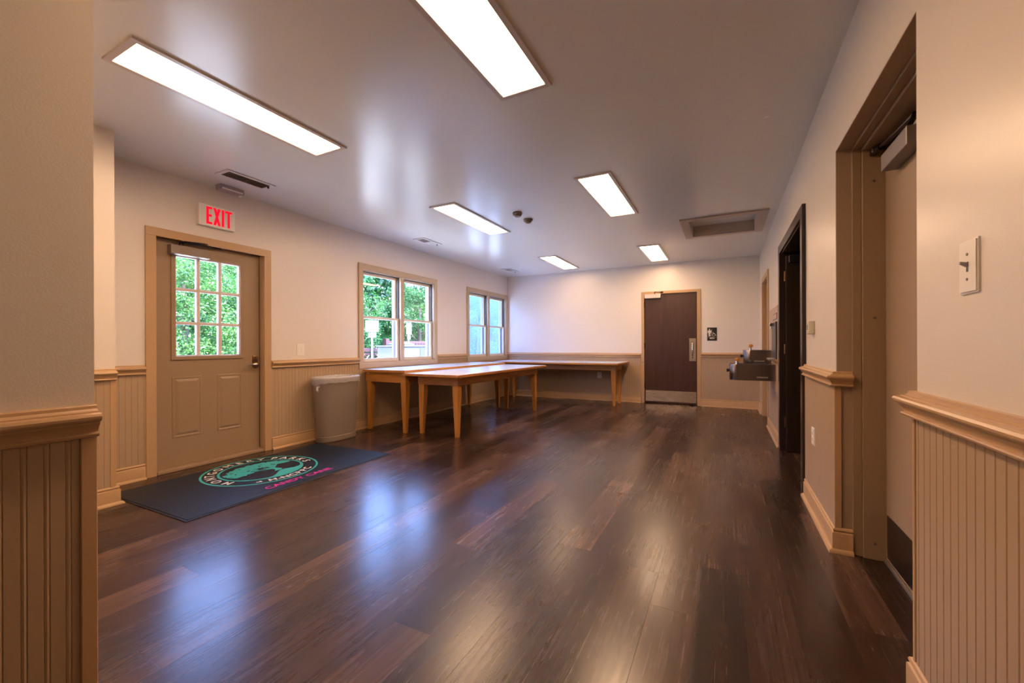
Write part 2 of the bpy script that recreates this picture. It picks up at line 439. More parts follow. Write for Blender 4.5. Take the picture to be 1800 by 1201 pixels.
# left wall with three openings
W1 = (4.02, 5.555, .862, 2.125); W2 = (6.60, 8.085, .862, 2.125); D1 = (1.755, 2.700, 0, 2.065)
b = B(); x0, x1 = LX - T, LX
def wall_y(b, x0, x1, y0, y1, openings):
    y = y0
    for (a, c, z0, z1) in openings:
        if a > y: bx(b, (x0, y, 0), (x1, a, CZ))
        if z0 > 0: bx(b, (x0, a, 0), (x1, c, z0))
        bx(b, (x0, a, z1), (x1, c, CZ)); y = c
    bx(b, (x0, y, 0), (x1, y1, CZ))
wall_y(b, x0, x1, NLY, FY, [D1, W1, W2])
wl = struct('wall_left', b, 'wall', 'off-white left wall with the entrance door and two windows', 'wall')
b = B(); bx(b, (LX, NLY, 0), (PX, PY, CZ)); wlr = struct('wall_left_return', b, 'wall', 'narrow off-white wall return beside the entrance door, left of the frame', 'wall')
b = B(); bx(b, (LX - T, BY, 0), (NLX, NLY, CZ)); wln = struct('wall_left_near', b, 'wall', 'large near wall corner filling the left edge of the view', 'wall')
b = B(); bx(b, (NLX - .2, BY - .15, 0), (RX + 1.2, BY, CZ)); struct('wall_back', b, 'wall', 'plain wall behind the viewer', 'wall')
# far wall
FD = (-1.372, -.437, 2.052)
b = B(); bx(b, (LX - T, FY, 0), (FD[0], FY + T, CZ)); bx(b, (FD[1], FY, 0), (2.4, FY + T, CZ)); bx(b, (FD[0], FY, FD[2]), (FD[1], FY + T, CZ))
wf = struct('wall_far', b, 'wall', 'off-white far wall with the dark brown restroom door', 'wall')
b = B(); bx(b, (FD[0] - .3, FY + T + .02, 0), (FD[1] + .3, FY + T + .06, 2.4)); obj('wall_backing', b, 'darkroom', wf)
# right wall
RT = .24
DO = (3.755, 5.105, 0, 2.045); SD = (6.60, 7.46, 0, 2.04)
b = B(); wall_y(b, RX, RX + RT, RD1, FY, [DO, SD]); wr = struct('wall_right', b, 'wall', 'off-white right wall with the dark doorway beyond the near door', 'wall')
b = B(); bx(b, (RX, BY, 0), (RX + RT, RD0, CZ)); bx(b, (RX, RD0, 2.122), (RX + RT, RD1, CZ))
wrn = struct('wall_right_near', b, 'wall', 'near right wall with the toggle switch', 'wall')

# side room behind the dark doorway, closets behind doors
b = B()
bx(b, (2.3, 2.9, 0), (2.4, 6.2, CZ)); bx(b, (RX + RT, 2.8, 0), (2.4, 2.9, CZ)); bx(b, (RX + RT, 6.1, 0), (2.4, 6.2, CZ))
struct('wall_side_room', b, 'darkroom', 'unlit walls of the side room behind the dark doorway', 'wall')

# chair rails, beadboard, corner boards (children of the walls they are nailed to)
def rail(parent, path, top=.945, s=1.):
    b = B(); sweep(b, path, rail_prof(top, s)); return obj('chair_rail', b, 'trim', parent, smooth=True)
def boards(parent, segs):
    b = B()
    for s in segs: bead(b, *s[:2], *(s[2] if len(s) > 2 else (.10, .875)), **(s[3] if len(s) > 3 else {}))
    return obj('beadboard', b, 'bead', parent)
def stiles(parent, boxes):
    b = B()
    for a, c in boxes: bx(b, a, c, .002, 1)
    return obj('corner_board', b, 'trim', parent)
# travelling in -Y keeps the room (+X) on the left for the left wall
rail(wl, [(LX, 3.945), (LX, 2.768)]); rail(wl, [(LX, 6.515), (LX, 5.625)])
rail(wl, [(LX, 1.684), (LX, PY)])
boards(wl, [((LX, 3.943), (LX, 2.70)), ((LX, 5.622), (LX, 3.945), (.10, .82)), ((LX, 6.522), (LX, 5.624)), ((LX, 8.15), (LX, 6.524), (.10, .82)), ((LX, 1.70), (LX, PY))])
rail(wlr, [(PX, PY + .0), (PX, NLY)]); b = B()
boards(wlr, [((PX, PY - .028), (PX, NLY), (.10, .875), dict(start=.035))])
stiles(wlr, [((PX - .002, PY - .03, .1), (PX + .014, PY + .001, .875))])
rail(wln, [(NLX, NLY), (NLX, BY)], .955); b = B()
boards(wln, [((NLX, NLY - .03), (NLX, BY), (.10, .885), dict(pitch=.036, double=True, start=.020))])
stiles(wln, [((NLX - .002, NLY - .030, .1), (NLX + .016, NLY + .001, .885))])
# far wall: room on the left when travelling +X
rail(wf, [(FD[0] - .050, FY), (LX, FY)], .940)
rail(wf, [(RX, FY), (FD[1] + .055, FY)], .955)
boards(wf, [((FD[0] - .04, FY), (LX, FY)), ((RX, FY), (FD[1] + .045, FY), (.10, .88))])
# right wall: room (-X) on the left when travelling +Y
rail(wr, [(RX + .066, RD1), (RX, RD1), (RX, 3.655)], .955)
rail(wr, [(RX, 5.21), (RX, 6.52)], .955); rail(wr, [(RX, 7.545), (RX, FY)], .955)
boards(wr, [((RX, 5.15), (RX, 6.56)), ((RX, 7.5), (RX, FY))])
b = B(); bx(b, (RX - .010, RD1, .1), (RX, 3.70, .885)); obj('flat_panel', b, 'bead', wr)
stiles(wr, [((RX - .010, RD1 - .012, .1), (RX + .020, RD1 + .001, .885))])
rail(wrn, [(RX, BY), (RX, RD0), (RX + .03, RD0)], .955)
boards(wrn, [((RX, BY), (RX, RD0 - .022), (.10, .885), dict(start=.0265))])
stiles(wrn, [((RX - .012, RD0 - .014, .1), (RX + .002, RD0 + .002, .885))])

def baseboard(name, path, label):
    b = B(); sweep(b, path, base_prof()); return struct(name, b, 'trim', label, 'baseboard', smooth=True)
baseboard('baseboard_left', [(LX, 8.12), (LX, 2.768)], 'long tan baseboard under the windows and tables')
baseboard('baseboard_left_corner', [(LX, 1.684), (LX, PY), (PX, PY), (PX, NLY)], 'short tan baseboard around the wall return left of the entrance door')
baseboard('baseboard_left_near', [(NLX, NLY), (NLX, BY)], 'baseboard of the near left wall')
baseboard('baseboard_far', [(FD[0] - .050, FY), (LX, FY)], 'tan baseboard under the far wall left of the restroom door')
baseboard('baseboard_far_right', [(RX, 7.545), (RX, FY), (FD[1] + .055, FY)], 'tan baseboard from the restroom door into the far right corner')
baseboard('baseboard_right', [(RX, 5.21), (RX, 6.52)], 'tan baseboard under the drinking fountain')
baseboard('baseboard_right_corner', [(RX + .066, RD1), (RX, RD1), (RX, 3.655)], 'tan baseboard between the dark doorway and the near right door')
baseboard('baseboard_right_near', [(RX, BY), (RX, RD0), (RX + .05, RD0)], 'near right baseboard at the bottom right corner')

# ================================================================== WINDOWS
def window(idx, y0, y1, zb, zt, label, glass):
    cx = (y0 + y1) / 2; w = thing('window_%d' % idx, label, 'window', (LX, cx, zb), kind='structure')
    cw = .075
    # casing, flat boards with a thin back band; apron board below
    b = B(); X0, X1 = LX, LX + .018
    yb0, yb1 = y0 - cw + .008, min(y1 + cw - .006, FY - .004)
    bx(b, (X0, yb0, zb - .068), (X1, y0 + .004, zt + .062), .002, 1); bx(b, (X0, y1 - .004, zb - .068), (X1, yb1, zt + .062), .002, 1)
    bx(b, (X0, y0, zt - .004), (X1, y1, zt + .062), .002, 1); bx(b, (X0, y0, zb - .068), (X1, y1, zb + .004), .002, 1)
    bx(b, (X0, yb0 - .006, zt + .058), (X1 + .006, yb1, zt + .070), .002, 1)
    bx(b, (X0, yb0 - .006, zb - .068), (X1 + .006, yb0 + .006, zt + .066), .002, 1)
    obj('window_casing', b, 'winpaint', w)
    b = B()                                                   # jambs, head, sill and centre mullion
    xo = LX - T - .01
    bx(b, (xo, y0, zb), (LX + .004, y0 + .016, zt)); bx(b, (xo, y1 - .016, zb), (LX + .004, y1, zt))
    bx(b, (xo, y0, zt - .016), (LX + .004, y1, zt)); bx(b, (xo, y0, zb), (LX + .004, y1, zb + .018))
    bx(b, (xo, cx - .036, zb), (LX + .010, cx + .036, zt), .002, 1)
    obj('window_frame', b, 'winpaint', w)
    mid = zb + (zt - zb) * .488
    for (a, c) in ((y0 + .016, cx - .036), (cx + .036, y1 - .016)):
        b = B()                                               # grey balance channels left and right of the sashes
        bx(b, (LX - .135, a, zb + .018), (LX - .026, a + .007, zt - .016)); bx(b, (LX - .135, c - .007, zb + .018), (LX - .026, c, zt - .016))
        bx(b, (LX - .062, c - .016, mid + .03), (LX - .034, c - .007, zt - .022))
        bx(b, (LX - .135, a, zt - .022), (LX - .030, c, zt - .016))
        obj_split('jamb_liner', b, 'channel', w)
        for nm, xs, za, zc in (('upper_sash', LX - .100, mid - .012, zt - .022), ('lower_sash', LX - .060, zb + .018, mid + .022)):
            b = B(); s, tk = .036, .032; A, Cc = a + .007, c - .007
            bx(b, (xs, A, za), (xs + tk, A + s, zc), .003, 1); bx(b, (xs, Cc - s, za), (xs + tk, Cc, zc), .003, 1)
            top = .030 if nm == 'lower_sash' else .040; bot = .045 if nm == 'lower_sash' else .030
            bx(b, (xs, A + s, zc - top), (xs + tk, Cc - s, zc), .003, 1); bx(b, (xs, A + s, za), (xs + tk, Cc - s, za + bot), .003, 1)
            so = obj(nm, b, 'sash', w)
            b = B(); bx(b, (xs + .013, A + s - .004, za + bot - .004), (xs + .017, Cc - s + .004, zc - top + .004)); obj('pane', b, glass, so)
        m_ = (a + c) / 2
        b = B(); bx(b, (LX - .058, m_ - .022, mid + .021), (LX - .034, m_ + .022, mid + .030), .003, 2); tube(b, [(LX - .046, m_, mid + .03), (LX - .046, m_, mid + .04), (LX - .046, m_ + .02, mid + .042)], .004, 8)
        obj('sash_lock', b, 'bronze', w, smooth=True)
    return w
window(1, *W1, 'nearer double-hung window pair with clear view of trees, signs and condensers', 'glass')
w2 = window(2, *W2, 'farther double-hung window pair in the corner with hazy bluish screens', 'glass')
for (a, c) in ((W2[0] + .016, (W2[0] + W2[1]) / 2 - .036), ((W2[0] + W2[1]) / 2 + .036, W2[1] - .016)):
    b = B(); bx(b, (LX - .128, a + .006, W2[2] + .02), (LX - .125, c - .006, W2[3] - .02))
    obj('insect_screen', b, 'hazyglass', w2)

# ================================================================== ENTRANCE DOOR (left wall)
d1 = thing('door_1', 'tan entrance door with nine-pane window under the exit sign', 'door', (LX, 2.23, 0), kind='structure')
b = B(); X1 = LX + .018
bx(b, (LX - .001, 1.689, 0), (X1, 1.762, 2.035), .002, 1); bx(b, (LX - .001, 2.690, 0), (X1, 2.763, 2.035), .002, 1); bx(b, (LX - .001, 1.689, 2.035), (X1, 2.763, 2.107), .002, 1)
bx(b, (LX - T, D1[0] - .0, 0), (LX, D1[0] + .012, 2.065)); bx(b, (LX - T, D1[1] - .012, 0), (LX, D1[1], 2.065)); bx(b, (LX - T, D1[0], 2.045), (LX, D1[1], 2.065))
bx(b, (LX - .125, D1[0] + .012, 0), (LX - .105, D1[0] + .025, 2.045)); bx(b, (LX - .125, D1[1] - .025, 0), (LX - .105, D1[1] - .012, 2.045))
obj('door_frame', b, 'trim', d1)
b = B(); bx(b, (LX - T - .01, D1[0] + .012, 0), (LX + .012, D1[1] - .012, .030), .006, 2); bx(b, (LX - .11, D1[0] + .012, .03), (LX - .058, D1[1] - .012, .036)); obj('threshold', b, 'door', d1)
lx = LX - .056            # room face of the leaf
ly0, ly1 = 1.780, 2.676
gy0, gy1, gz0, gz1 = 1.925, 2.482, 1.006, 1.912
b = B()
th = .044
for a, c in (((ly0, .034), (gy0, 2.040)), ((gy1, .034), (ly1, 2.040)), ((gy0, .034), (gy1, gz0)), ((gy0, gz1), (gy1, 2.040))):
    bx(b, (lx - th, a[0], a[1]), (lx, c[0], c[1]))
for (a, c) in ((1.905, 2.137), (2.272, 2.500)):               # two raised panels: sunk moulding ring and raised field
    z0, z1 = .285, .825
    def ring(y0, y1, q0, q1, xin, xout):
        o = [(y0, q0), (y1, q0), (y1, q1), (y0, q1)]; return [b.verts.new((xin, y, z)) for y, z in o]
    R0 = ring(a, c, z0, z1, lx, 0); 
    for v in R0: v.co.x = lx + .0035
    R1 = ring(a + .012, c - .012, z0 + .012, z1 - .012, lx + .0045, 0)
    R2 = ring(a + .020, c - .020, z0 + .020, z1 - .020, lx + .0005, 0)
    R3 = ring(a + .042, c - .042, z0 + .042, z1 - .042, lx + .008, 0)
    for p, q in ((R0, R1), (R1, R2), (R2, R3)):
        for i in range(4): b.faces.new((p[i], p[(i + 1) % 4], q[(i + 1) % 4], q[i]))
    b.faces.new(R3)
    R_ = ring(a - .003, c + .003, z0 - .003, z1 + .003, lx, 0)
    for i in range(4): b.faces.new((R_[i], R_[(i + 1) % 4], R0[(i + 1) % 4], R0[i]))
leaf = obj('door_leaf', b, 'door', d1)
b = B(); bx(b, (lx - .03, ly1, .034), (lx - .010, D1[1] - .012, 2.045)); bx(b, (lx - .03, ly0, 2.040), (lx - .010, ly1, 2.0449)); bx(b, (lx - .03, D1[0] + .012, .034), (lx - .010, ly0, 2.045)); obj('leaf_gap_shade', b, 'black', d1)  # black strips fill the leaf gaps to stand for their shade
b = B(); f = .030                                             # frame round the glass
for x in (lx, ):
    bx(b, (x - .002, gy0 - f, gz0 - f), (x + .012, gy0 + .004, gz1 + f), .004, 2); bx(b, (x - .002, gy1 - .004, gz0 - f), (x + .012, gy1 + f, gz1 + f), .004, 2)
    bx(b, (x - .002, gy0 - f, gz0 - f), (x + .0118, gy1 + f, gz0 + .004), .004, 2); bx(b, (x - .002, gy0 - f, gz1 - .004), (x + .0118, gy1 + f, gz1 + f), .004, 2)
obj('glazing_frame', b, 'door', leaf)
b = B()
for i in (1, 2):
    y = gy0 + (gy1 - gy0) * i / 3; z = gz0 + (gz1 - gz0) * i / 3
    bx(b, (lx - .030, y - .015, gz0), (lx + .004, y + .015, gz1), .004, 1); bx(b, (lx - .0295, gy0, z - .014), (lx + .0038, gy1, z + .014), .004, 1)
for a, c in (((gy0, gz0), (gy0 + .010, gz1)), ((gy1 - .010, gz0), (gy1, gz1)), ((gy0, gz0), (gy1, gz0 + .012)), ((gy0, gz1 - .010), (gy1, gz1))):
    bx(b, (lx - .032, *a), (lx + .0, *c))
obj('glazing_bars', b, 'muntin', leaf)
b = B(); bx(b, (lx - .024, gy0, gz0), (lx - .020, gy1, gz1)); obj('pane', b, 'glass', leaf)
b = B(); hy = 2.632                                            # lever lock: escutcheon, thumb turn and lever
bx(b, (lx, hy - .028, .880), (lx + .008, hy + .028, 1.000), .006, 2)
lathe(b, [(.0, .008), (.024, .008), (.026, .014), (.022, .020), (0, .022)], (lx, hy, .968), 'X', 24)
lathe(b, [(.0, .006), (.031, .006), (.033, .012), (.028, .022), (.014, .026), (0, .026)], (lx, hy, .900), 'X', 24)
obj('lock_escutcheon', b, 'bronze', leaf, smooth=True)
b = B(); tube(b, [(lx + .02, hy + .006, .912), (lx + .048, hy + .004, .914), (lx + .060, hy - .008, .913), (lx + .062, hy - .04, .912), (lx + .060, hy - .075, .910), (lx + .054, hy - .105, .902)], [.010, .0095, .009, .0085, .008, .006], 10)
obj('lever_handle', b, 'chrome', leaf, smooth=True)
def closer_left():
    b = B(); bx(b, (LX - .056, 1.868, 1.912), (LX + .018, 2.178, 1.992), .004, 2)
    c = obj('door_closer', b, 'closer', d1)
    b = B(); lathe(b, [(.0, 0), (.016, 0), (.016, .03), (0, .03)], (LX - .02, 1.96, 1.992), 'Z', 16)
    tube(b, [(LX - .02, 1.955, 2.020), (LX + .045, 1.975, 2.024), (LX + .050, 2.02, 2.026)], [.020, .022, .014], 12, flat=.35)
    tube(b, [(LX + .048, 1.985, 2.026), (LX + .02, 2.12, 2.042), (LX - .01, 2.265, 2.045)], .0065, 8)
    tube(b, [(LX + .040, 1.99, 2.014), (LX + .01, 2.13, 2.022), (LX - .015, 2.265, 2.030)], .005, 8)
    bx(b, (LX - .03, 2.22, 2.026), (LX - .005, 2.285, 2.046), .003, 1)
    obj('closer_arm', b, 'blackmetal', c, smooth=True)
closer_left()
b = B()
for z in (.28, 1.05, 1.80): bx(b, (lx - .002, ly0 - .012, z - .05), (lx + .006, ly0 + .002, z + .05)); tube(b, [(lx + .006, ly0 - .006, z - .05), (lx + .006, ly0 - .006, z + .05)], .006, 10)
obj_split('hinge', b, 'bronze', d1)

# ================================================================== RESTROOM DOOR (far wall)
d2 = thing('door_2', 'dark brown flush restroom door with steel kick plate in the far wall', 'door', (-.905, FY, 0), kind='structure')
b = B(); Y1 = FY - .016
bx(b, (-1.412, Y1, 0), (-1.362, FY, 2.052), .002, 1); bx(b, (-.447, Y1, 0), (-.386, FY, 2.052), .002, 1); bx(b, (-1.412, Y1, 2.048), (-.386, FY, 2.096), .002, 1)
bx(b, (FD[0], FY, 0), (FD[0] + .010, FY + T, 2.052)); bx(b, (FD[1] - .010, FY, 0), (FD[1], FY + T, 2.052)); bx(b, (FD[0], FY, 2.045), (FD[1], FY + T, 2.052))
obj('door_frame', b, 'trim', d2)
fy = FY + .020
b = B(); bx(b, (FD[0] + .013, fy, .010), (FD[1] - .013, fy + .044, 2.042), .001, 1); leaf = obj('door_leaf', b, 'browndoor', d2)
b = B(); bx(b, (-1.343, fy - .002, .042), (-.463, fy, .243)); lab(obj('kick_plate', b, 'steel', leaf), 'brushed steel kick plate')
b = B(); bx(b, (-.578, fy - .002, .80), (-.468, fy, 1.213)); pp = obj('pull_plate', b, 'steel', leaf)
b = B(); tube(b, [(-.522, fy, 1.12), (-.522, fy - .035, 1.12), (-.522, fy - .042, 1.10), (-.522, fy - .042, .92), (-.522, fy - .035, .90), (-.522, fy, .90)], .010, 12); obj('pull_handle', b, 'chrome', pp, smooth=True)
b = B(); lathe(b, [(0, 0), (.012, 0), (.012, .006), (0, .006)], (-.522, fy - .008, .862), 'Y', 14); obj('keyhole', b, 'blackmetal', pp)
b = B(); bx(b, (-1.350, fy - .065, 1.968), (-1.062, fy, 2.046), .004, 2); dc = obj('door_closer', b, 'closerlt', leaf)
b = B(); tube(b, [(-1.17, fy - .035, 2.046), (-1.17, fy - .035, 2.062)], .012, 12)
tube(b, [(-1.17, fy - .035, 2.060), (-1.16, fy - .12, 2.066), (-1.155, fy - .17, 2.068), (-1.08, fy - .06, 2.070), (-1.035, FY - .018, 2.072)], .007, 8); bx(b, (-1.065, FY - .022, 2.058), (-1.02, FY - .014, 2.088))
obj('closer_arm', b, 'blackmetal', dc, smooth=True)
b = B()
for z in (1.86, 1.08, .33): tube(b, [(FD[0] + .010, FY - .002, z - .055), (FD[0] + .010, FY - .002, z + .055)], .008, 10)
obj_split('hinge', b, 'blackmetal', d2)
b = B(); lathe(b, [(0, 0), (.009, 0), (.009, .005), (0, .005)], (-1.390, Y1 - .005, .765), 'Y', 12); obj('door_stop', b, 'blackmetal', d2)

# ================================================================== NEAR RIGHT DOOR (recess)
d3 = thing('door_3', 'beige door in the deep recess nearest on the right, with overhead closer', 'door', (RX + .2, 2.23, 0), kind='structure')
b = B()
def fr(x0, x1, dy):
    bx(b, (RX + x0, RD1 - dy, 0), (RX + x1, RD1 + .001, 2.122 - dy), .002, 1)
    bx(b, (RX + x0, RD0 - .001, 0), (RX + x1, RD0 + dy, 2.122 - dy), .002, 1)
    bx(b, (RX + x0, RD0, 2.122 - dy), (RX + x1, RD1, 2.123), .002, 1)
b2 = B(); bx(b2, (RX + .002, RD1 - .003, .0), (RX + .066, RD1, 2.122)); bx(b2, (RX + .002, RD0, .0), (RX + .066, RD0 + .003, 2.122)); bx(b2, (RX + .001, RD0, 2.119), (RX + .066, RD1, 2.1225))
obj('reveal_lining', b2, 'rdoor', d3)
fr(.066, .104, .016); fr(.104, .24, .032)
obj('door_frame', b, 'door', d3)
rx = RX + .195
b = B(); bx(b, (rx, RD0 + .036, .020), (rx + .044, RD1 - .036, 2.062), .001, 1); leaf = obj('door_leaf', b, 'rdoor', d3)
b = B(); bx(b, (rx + .006, RD1 - .036, .02), (rx + .030, RD1 - .0325, 2.088)); bx(b, (rx + .006, RD0 + .036, 2.062), (rx + .030, RD1 - .036, 2.0885)); obj('jamb_gap_shade', b, 'black', d3)  # black strips drawn as the shaded gap between leaf and jamb
b = B(); bx(b, (rx - .002, RD0 + .05, .030), (rx, RD1 - .050, .245)); lab(obj('kick_plate', b, 'darkkick', leaf), 'dark metal kick plate')
b = B(); bx(b, (rx - .012, RD0 + .036, .0), (rx + .03, RD1 - .034, .016), .003, 2)
for y in (2.62, 2.48, 2.2, 1.95): lathe(b, [(0, 0), (.005, 0), (.004, .002), (0, .002)], (rx - .004, y, .016), 'Z', 10)
obj('threshold', b, 'alu', d3)
b = B(); bx(b, (rx - .062, 2.240, 1.912), (rx, 2.548, 1.990), .004, 3); dc = obj('door_closer', b, 'closergrey', leaf)
b = B(); tube(b, [(rx - .03, 2.36, 1.99), (rx - .03, 2.36, 2.012)], .014, 12)
tube(b, [(rx - .03, 2.36, 2.010), (rx - .02, 2.30, 2.040), (rx + .0 - .008, 2.325, 2.060)], .012, 10, flat=.5)
tube(b, [(rx - .008, 2.325, 2.066), (rx - .022, 2.50, 2.068), (rx - .040, 2.660, 2.068)], [.011, .008, .008], 10)
tube(b, [(rx - .036, 2.640, 2.066), (rx - .044, 2.690, 2.068)], [.016, .018], 12); bx(b, (rx - .062, 2.680, 2.056), (rx - .030, 2.722, 2.084), .003, 1)
obj('closer_arm', b, 'blackmetal', dc, smooth=True)
b = B()
for z in (.085, 1.235, 1.93): lathe(b, [(0, 0), (.007, 0), (.006, -.003), (0, -.004)], (RX + .150, RD1 - .032, z), 'Y', 12)
obj_split('frame_screw', b, 'closer', d3)

# ================================================================== DARK DOORWAY (right wall)
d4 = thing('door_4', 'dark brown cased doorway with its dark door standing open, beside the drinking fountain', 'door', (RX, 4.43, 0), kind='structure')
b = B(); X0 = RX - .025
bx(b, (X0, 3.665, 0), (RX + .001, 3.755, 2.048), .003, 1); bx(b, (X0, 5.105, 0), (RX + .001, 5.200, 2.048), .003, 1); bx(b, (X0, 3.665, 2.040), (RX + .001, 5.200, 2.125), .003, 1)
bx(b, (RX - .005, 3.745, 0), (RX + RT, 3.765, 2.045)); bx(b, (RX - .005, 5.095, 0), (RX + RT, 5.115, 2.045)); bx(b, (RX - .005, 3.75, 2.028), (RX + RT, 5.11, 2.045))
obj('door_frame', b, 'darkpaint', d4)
b = B(); bx(b, (RX + .03, 5.044, .008), (RX + .93, 5.088, 2.000), .001, 1); obj('door_leaf', b, 'unlitdoor', d4)
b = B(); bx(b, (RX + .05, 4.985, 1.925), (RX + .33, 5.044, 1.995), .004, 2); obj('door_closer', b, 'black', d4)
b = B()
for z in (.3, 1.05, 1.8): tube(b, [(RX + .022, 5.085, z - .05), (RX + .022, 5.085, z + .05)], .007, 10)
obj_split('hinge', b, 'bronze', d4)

# ================================================================== SMALL FAR RIGHT DOOR
d5 = thing('door_5', 'narrow tan door in the right wall next to the far corner', 'door', (RX, 7.03, 0), kind='structure')
b = B(); X0 = RX - .018
bx(b, (X0, 6.530, 0), (RX + .001, 6.605, 2.045), .002, 1); bx(b, (X0, 7.455, 0), (RX + .001, 7.535, 2.045), .002, 1); bx(b, (X0, 6.530, 2.035), (RX + .001, 7.535, 2.112), .002, 1)
bx(b, (RX, SD[0], 0), (RX + RT, SD[0] + .015, 2.04)); bx(b, (RX, SD[1] - .015, 0), (RX + RT, SD[1], 2.04)); bx(b, (RX, SD[0], 2.025), (RX + RT, SD[1], 2.04))
bx(b, (RX + .10, SD[1] - .030, 0), (RX + .13, SD[1] - .015, 2.025)); 
obj('door_frame', b, 'trim', d5)
b = B(); bx(b, (RX + .14, SD[0] + .018, .010), (RX + .184, SD[1] - .018, 2.022)); leaf = obj('door_leaf', b, 'door', d5)
b = B(); lathe(b, [(0, 0), (.03, 0), (.03, -.008), (.012, -.012), (.012, -.03), (.026, -.042), (.026, -.056), (0, -.062)], (RX + .14, SD[0] + .08, 1.0), 'X', 20); obj('door_knob', b, 'bronze', leaf, smooth=True)

# ================================================================== CEILING THINGS
PW, PL = .330, 1.280
LIGHTS = [(-2.705, 1.592, 'long glowing ceiling light panel nearest the entrance door'),
          (-1.045, 1.592, 'large ceiling light panel cut off by the top of the photo'),
          (-2.682, 4.245, 'ceiling light panel in front of the nearer window'),
          (-1.040, 4.220, 'ceiling light panel between the two smoke detectors and the attic hatch'),
          (-2.680, 7.150, 'small-looking ceiling light panel farthest left, near the far corner'),
          (-1.027, 7.150, 'small-looking ceiling light panel above the restroom door')]
def make_light(label):
    t = thing('ceiling_light', label, 'ceiling light', (0, 0, CZ), 'recessed fluorescent light panels')
    b = B(); hx, hy = PW / 2, PL / 2; f = .030
    outer = [(-hx, -hy), (hx, -hy), (hx, hy), (-hx, hy)]; inner = [(-hx + f, -hy + f), (hx - f, -hy + f), (hx - f, hy - f), (-hx + f, hy - f)]
    def rg(p, z): return [b.verts.new((x, y, z)) for x, y in p]
    r0 = rg(outer, .0); r1 = rg(outer, -.012); i1 = rg(inner, -.012); i2 = rg([(x * .97, y * .992) for x, y in inner], -.002)
    for p, q in ((r0, r1), (r1, i1), (i1, i2)):
        for i in range(4): b.faces.new((p[i], p[(i + 1) % 4], q[(i + 1) % 4], q[i]))
    obj('fixture_frame', b, 'fixture', t, local=True)
    b = B(); bx(b, (-hx + f + .001, -hy + f + .001, -.006), (hx - f - .001, hy - f - .001, -.001)); obj('diffuser', b, 'light', t, local=True)
    return t
l0 = make_light(LIGHTS[0][2]); l0.location = (LIGHTS[0][0], LIGHTS[0][1], CZ)
MT['lightnear'] = emit('reduced_fluorescent_diffuser', (1.0, .63, .37), PANEL_L * .86)  # output lowered to calm the glow on the wall return
for ch in l0.children:
    if ch.name.startswith('diffuser'): ch.data.materials[0] = MT['lightnear']
for x, y, s in LIGHTS[1:]:
    c = copy_tree(l0); c.location = (x, y, CZ); c['label'] = s
    for ch in c.children:                                         # output set per panel to even out the wall brightness
        if ch.name.startswith('diffuser'): ch.data = ch.data.copy(); ch.data.materials[0] = MT['light' if y < 7 else 'lightweak' if x < -2 else 'lightmid']

VENTS = [(-3.835, 2.250, 'slatted ceiling vent nearest, above the exit sign', True), (-3.815, 4.795, 'ceiling vent in front of the nearer window', False), (-3.825, 7.400, 'ceiling vent in the far left corner', False)]
def make_vent(label, dark):
    t = thing('ceiling_vent', label, 'vent', (0, 0, CZ), 'ceiling air vents along the left wall')
    hx, hy = .095, .212; b = B()
    for a, c in (((-hx, -hy), (hx, -hy + .032)), ((-hx, hy - .032), (hx, hy)), ((-hx, -hy + .032), (-hx + .032, hy - .032)), ((hx - .032, -hy + .032), (hx, hy - .032))):
        bx(b, (a[0], a[1], -.008), (c[0], c[1], 0))
    obj('vent_frame', b, 'ventw', t, local=True)
    b = B(); bx(b, (-hx + .03, -hy + .03, -.0012), (hx - .03, hy - .03, -.0002)); obj('duct_shade_sheet', b, 'ventd', t, local=True)  # thin dark sheet in place of the duct's shade
    b = B(); y = -hy + .036
    while y < hy - .036:
        if dark or y < 0: hexa(b, [(-hx + .03, y, -.009), (hx - .03, y, -.009), (hx - .03, y + .002, -.009), (-hx + .03, y + .002, -.009)], [(-hx + .03, y + .004, -.001), (hx - .03, y + .004, -.001), (hx - .03, y + .006, -.001), (-hx + .03, y + .006, -.001)])
        else: hexa(b, [(-hx + .03, y + .008, -.009), (hx - .03, y + .008, -.009), (hx - .03, y + .011, -.009), (-hx + .03, y + .011, -.009)], [(-hx + .03, y, -.001), (hx - .03, y, -.001), (hx - .03, y + .003, -.001), (-hx + .03, y + .003, -.001)])
        y += .0125
    bx(b, (-hx + .03, -.003, -.0095), (hx - .03, .003, -.001))
    obj('slats', b, 'detector' if dark else 'ventw', t, local=True)
    b = B(); bx(b, (.02, hy - .034, -.022), (.028, hy - .020, -.008)); obj('damper_lever', b, 'ventd', t, local=True)
    return t
for x, y, s, dk in VENTS:
    make_vent(s, dk).location = (x, y, CZ)

def detector(x, y, label, dome):
    t = thing('smoke_detector', label, 'smoke detector', (x, y, CZ), 'smoke detectors on the ceiling')
    b = B(); lathe(b, [(0, 0), (.052, 0), (.055, -.004), (.055, -.018), (.050, -.023), (0, -.023)], (0, 0, 0), 'Z', 32); obj('detector_base', b, 'detector', t, smooth=True, local=True)
    b = B()
    if dome: lathe(b, [(0, -.022), (.037, -.022), (.037, -.027), (.034, -.037), (.022, -.045), (0, -.047)], (0, 0, 0), 'Z', 28)
    else: lathe(b, [(0, -.022), (.047, -.022), (.045, -.036), (.036, -.044), (0, -.045)], (0, 0, 0), 'Z', 28)
    for k in range(8):
        a = k * PI / 4; r = .037 if dome else .044
        bx(b, (r * math.cos(a) - .002, r * math.sin(a) - .002, -.036), (r * math.cos(a) + .002, r * math.sin(a) + .002, -.023))
    obj('sensing_chamber', b, 'detector', t, smooth=True, local=True)
detector(-2.090, 4.225, 'flatter smoke detector, left one of the pair on the ceiling', False)
detector(-2.090, 4.510, 'domed smoke detector, right one of the pair on the ceiling', True)

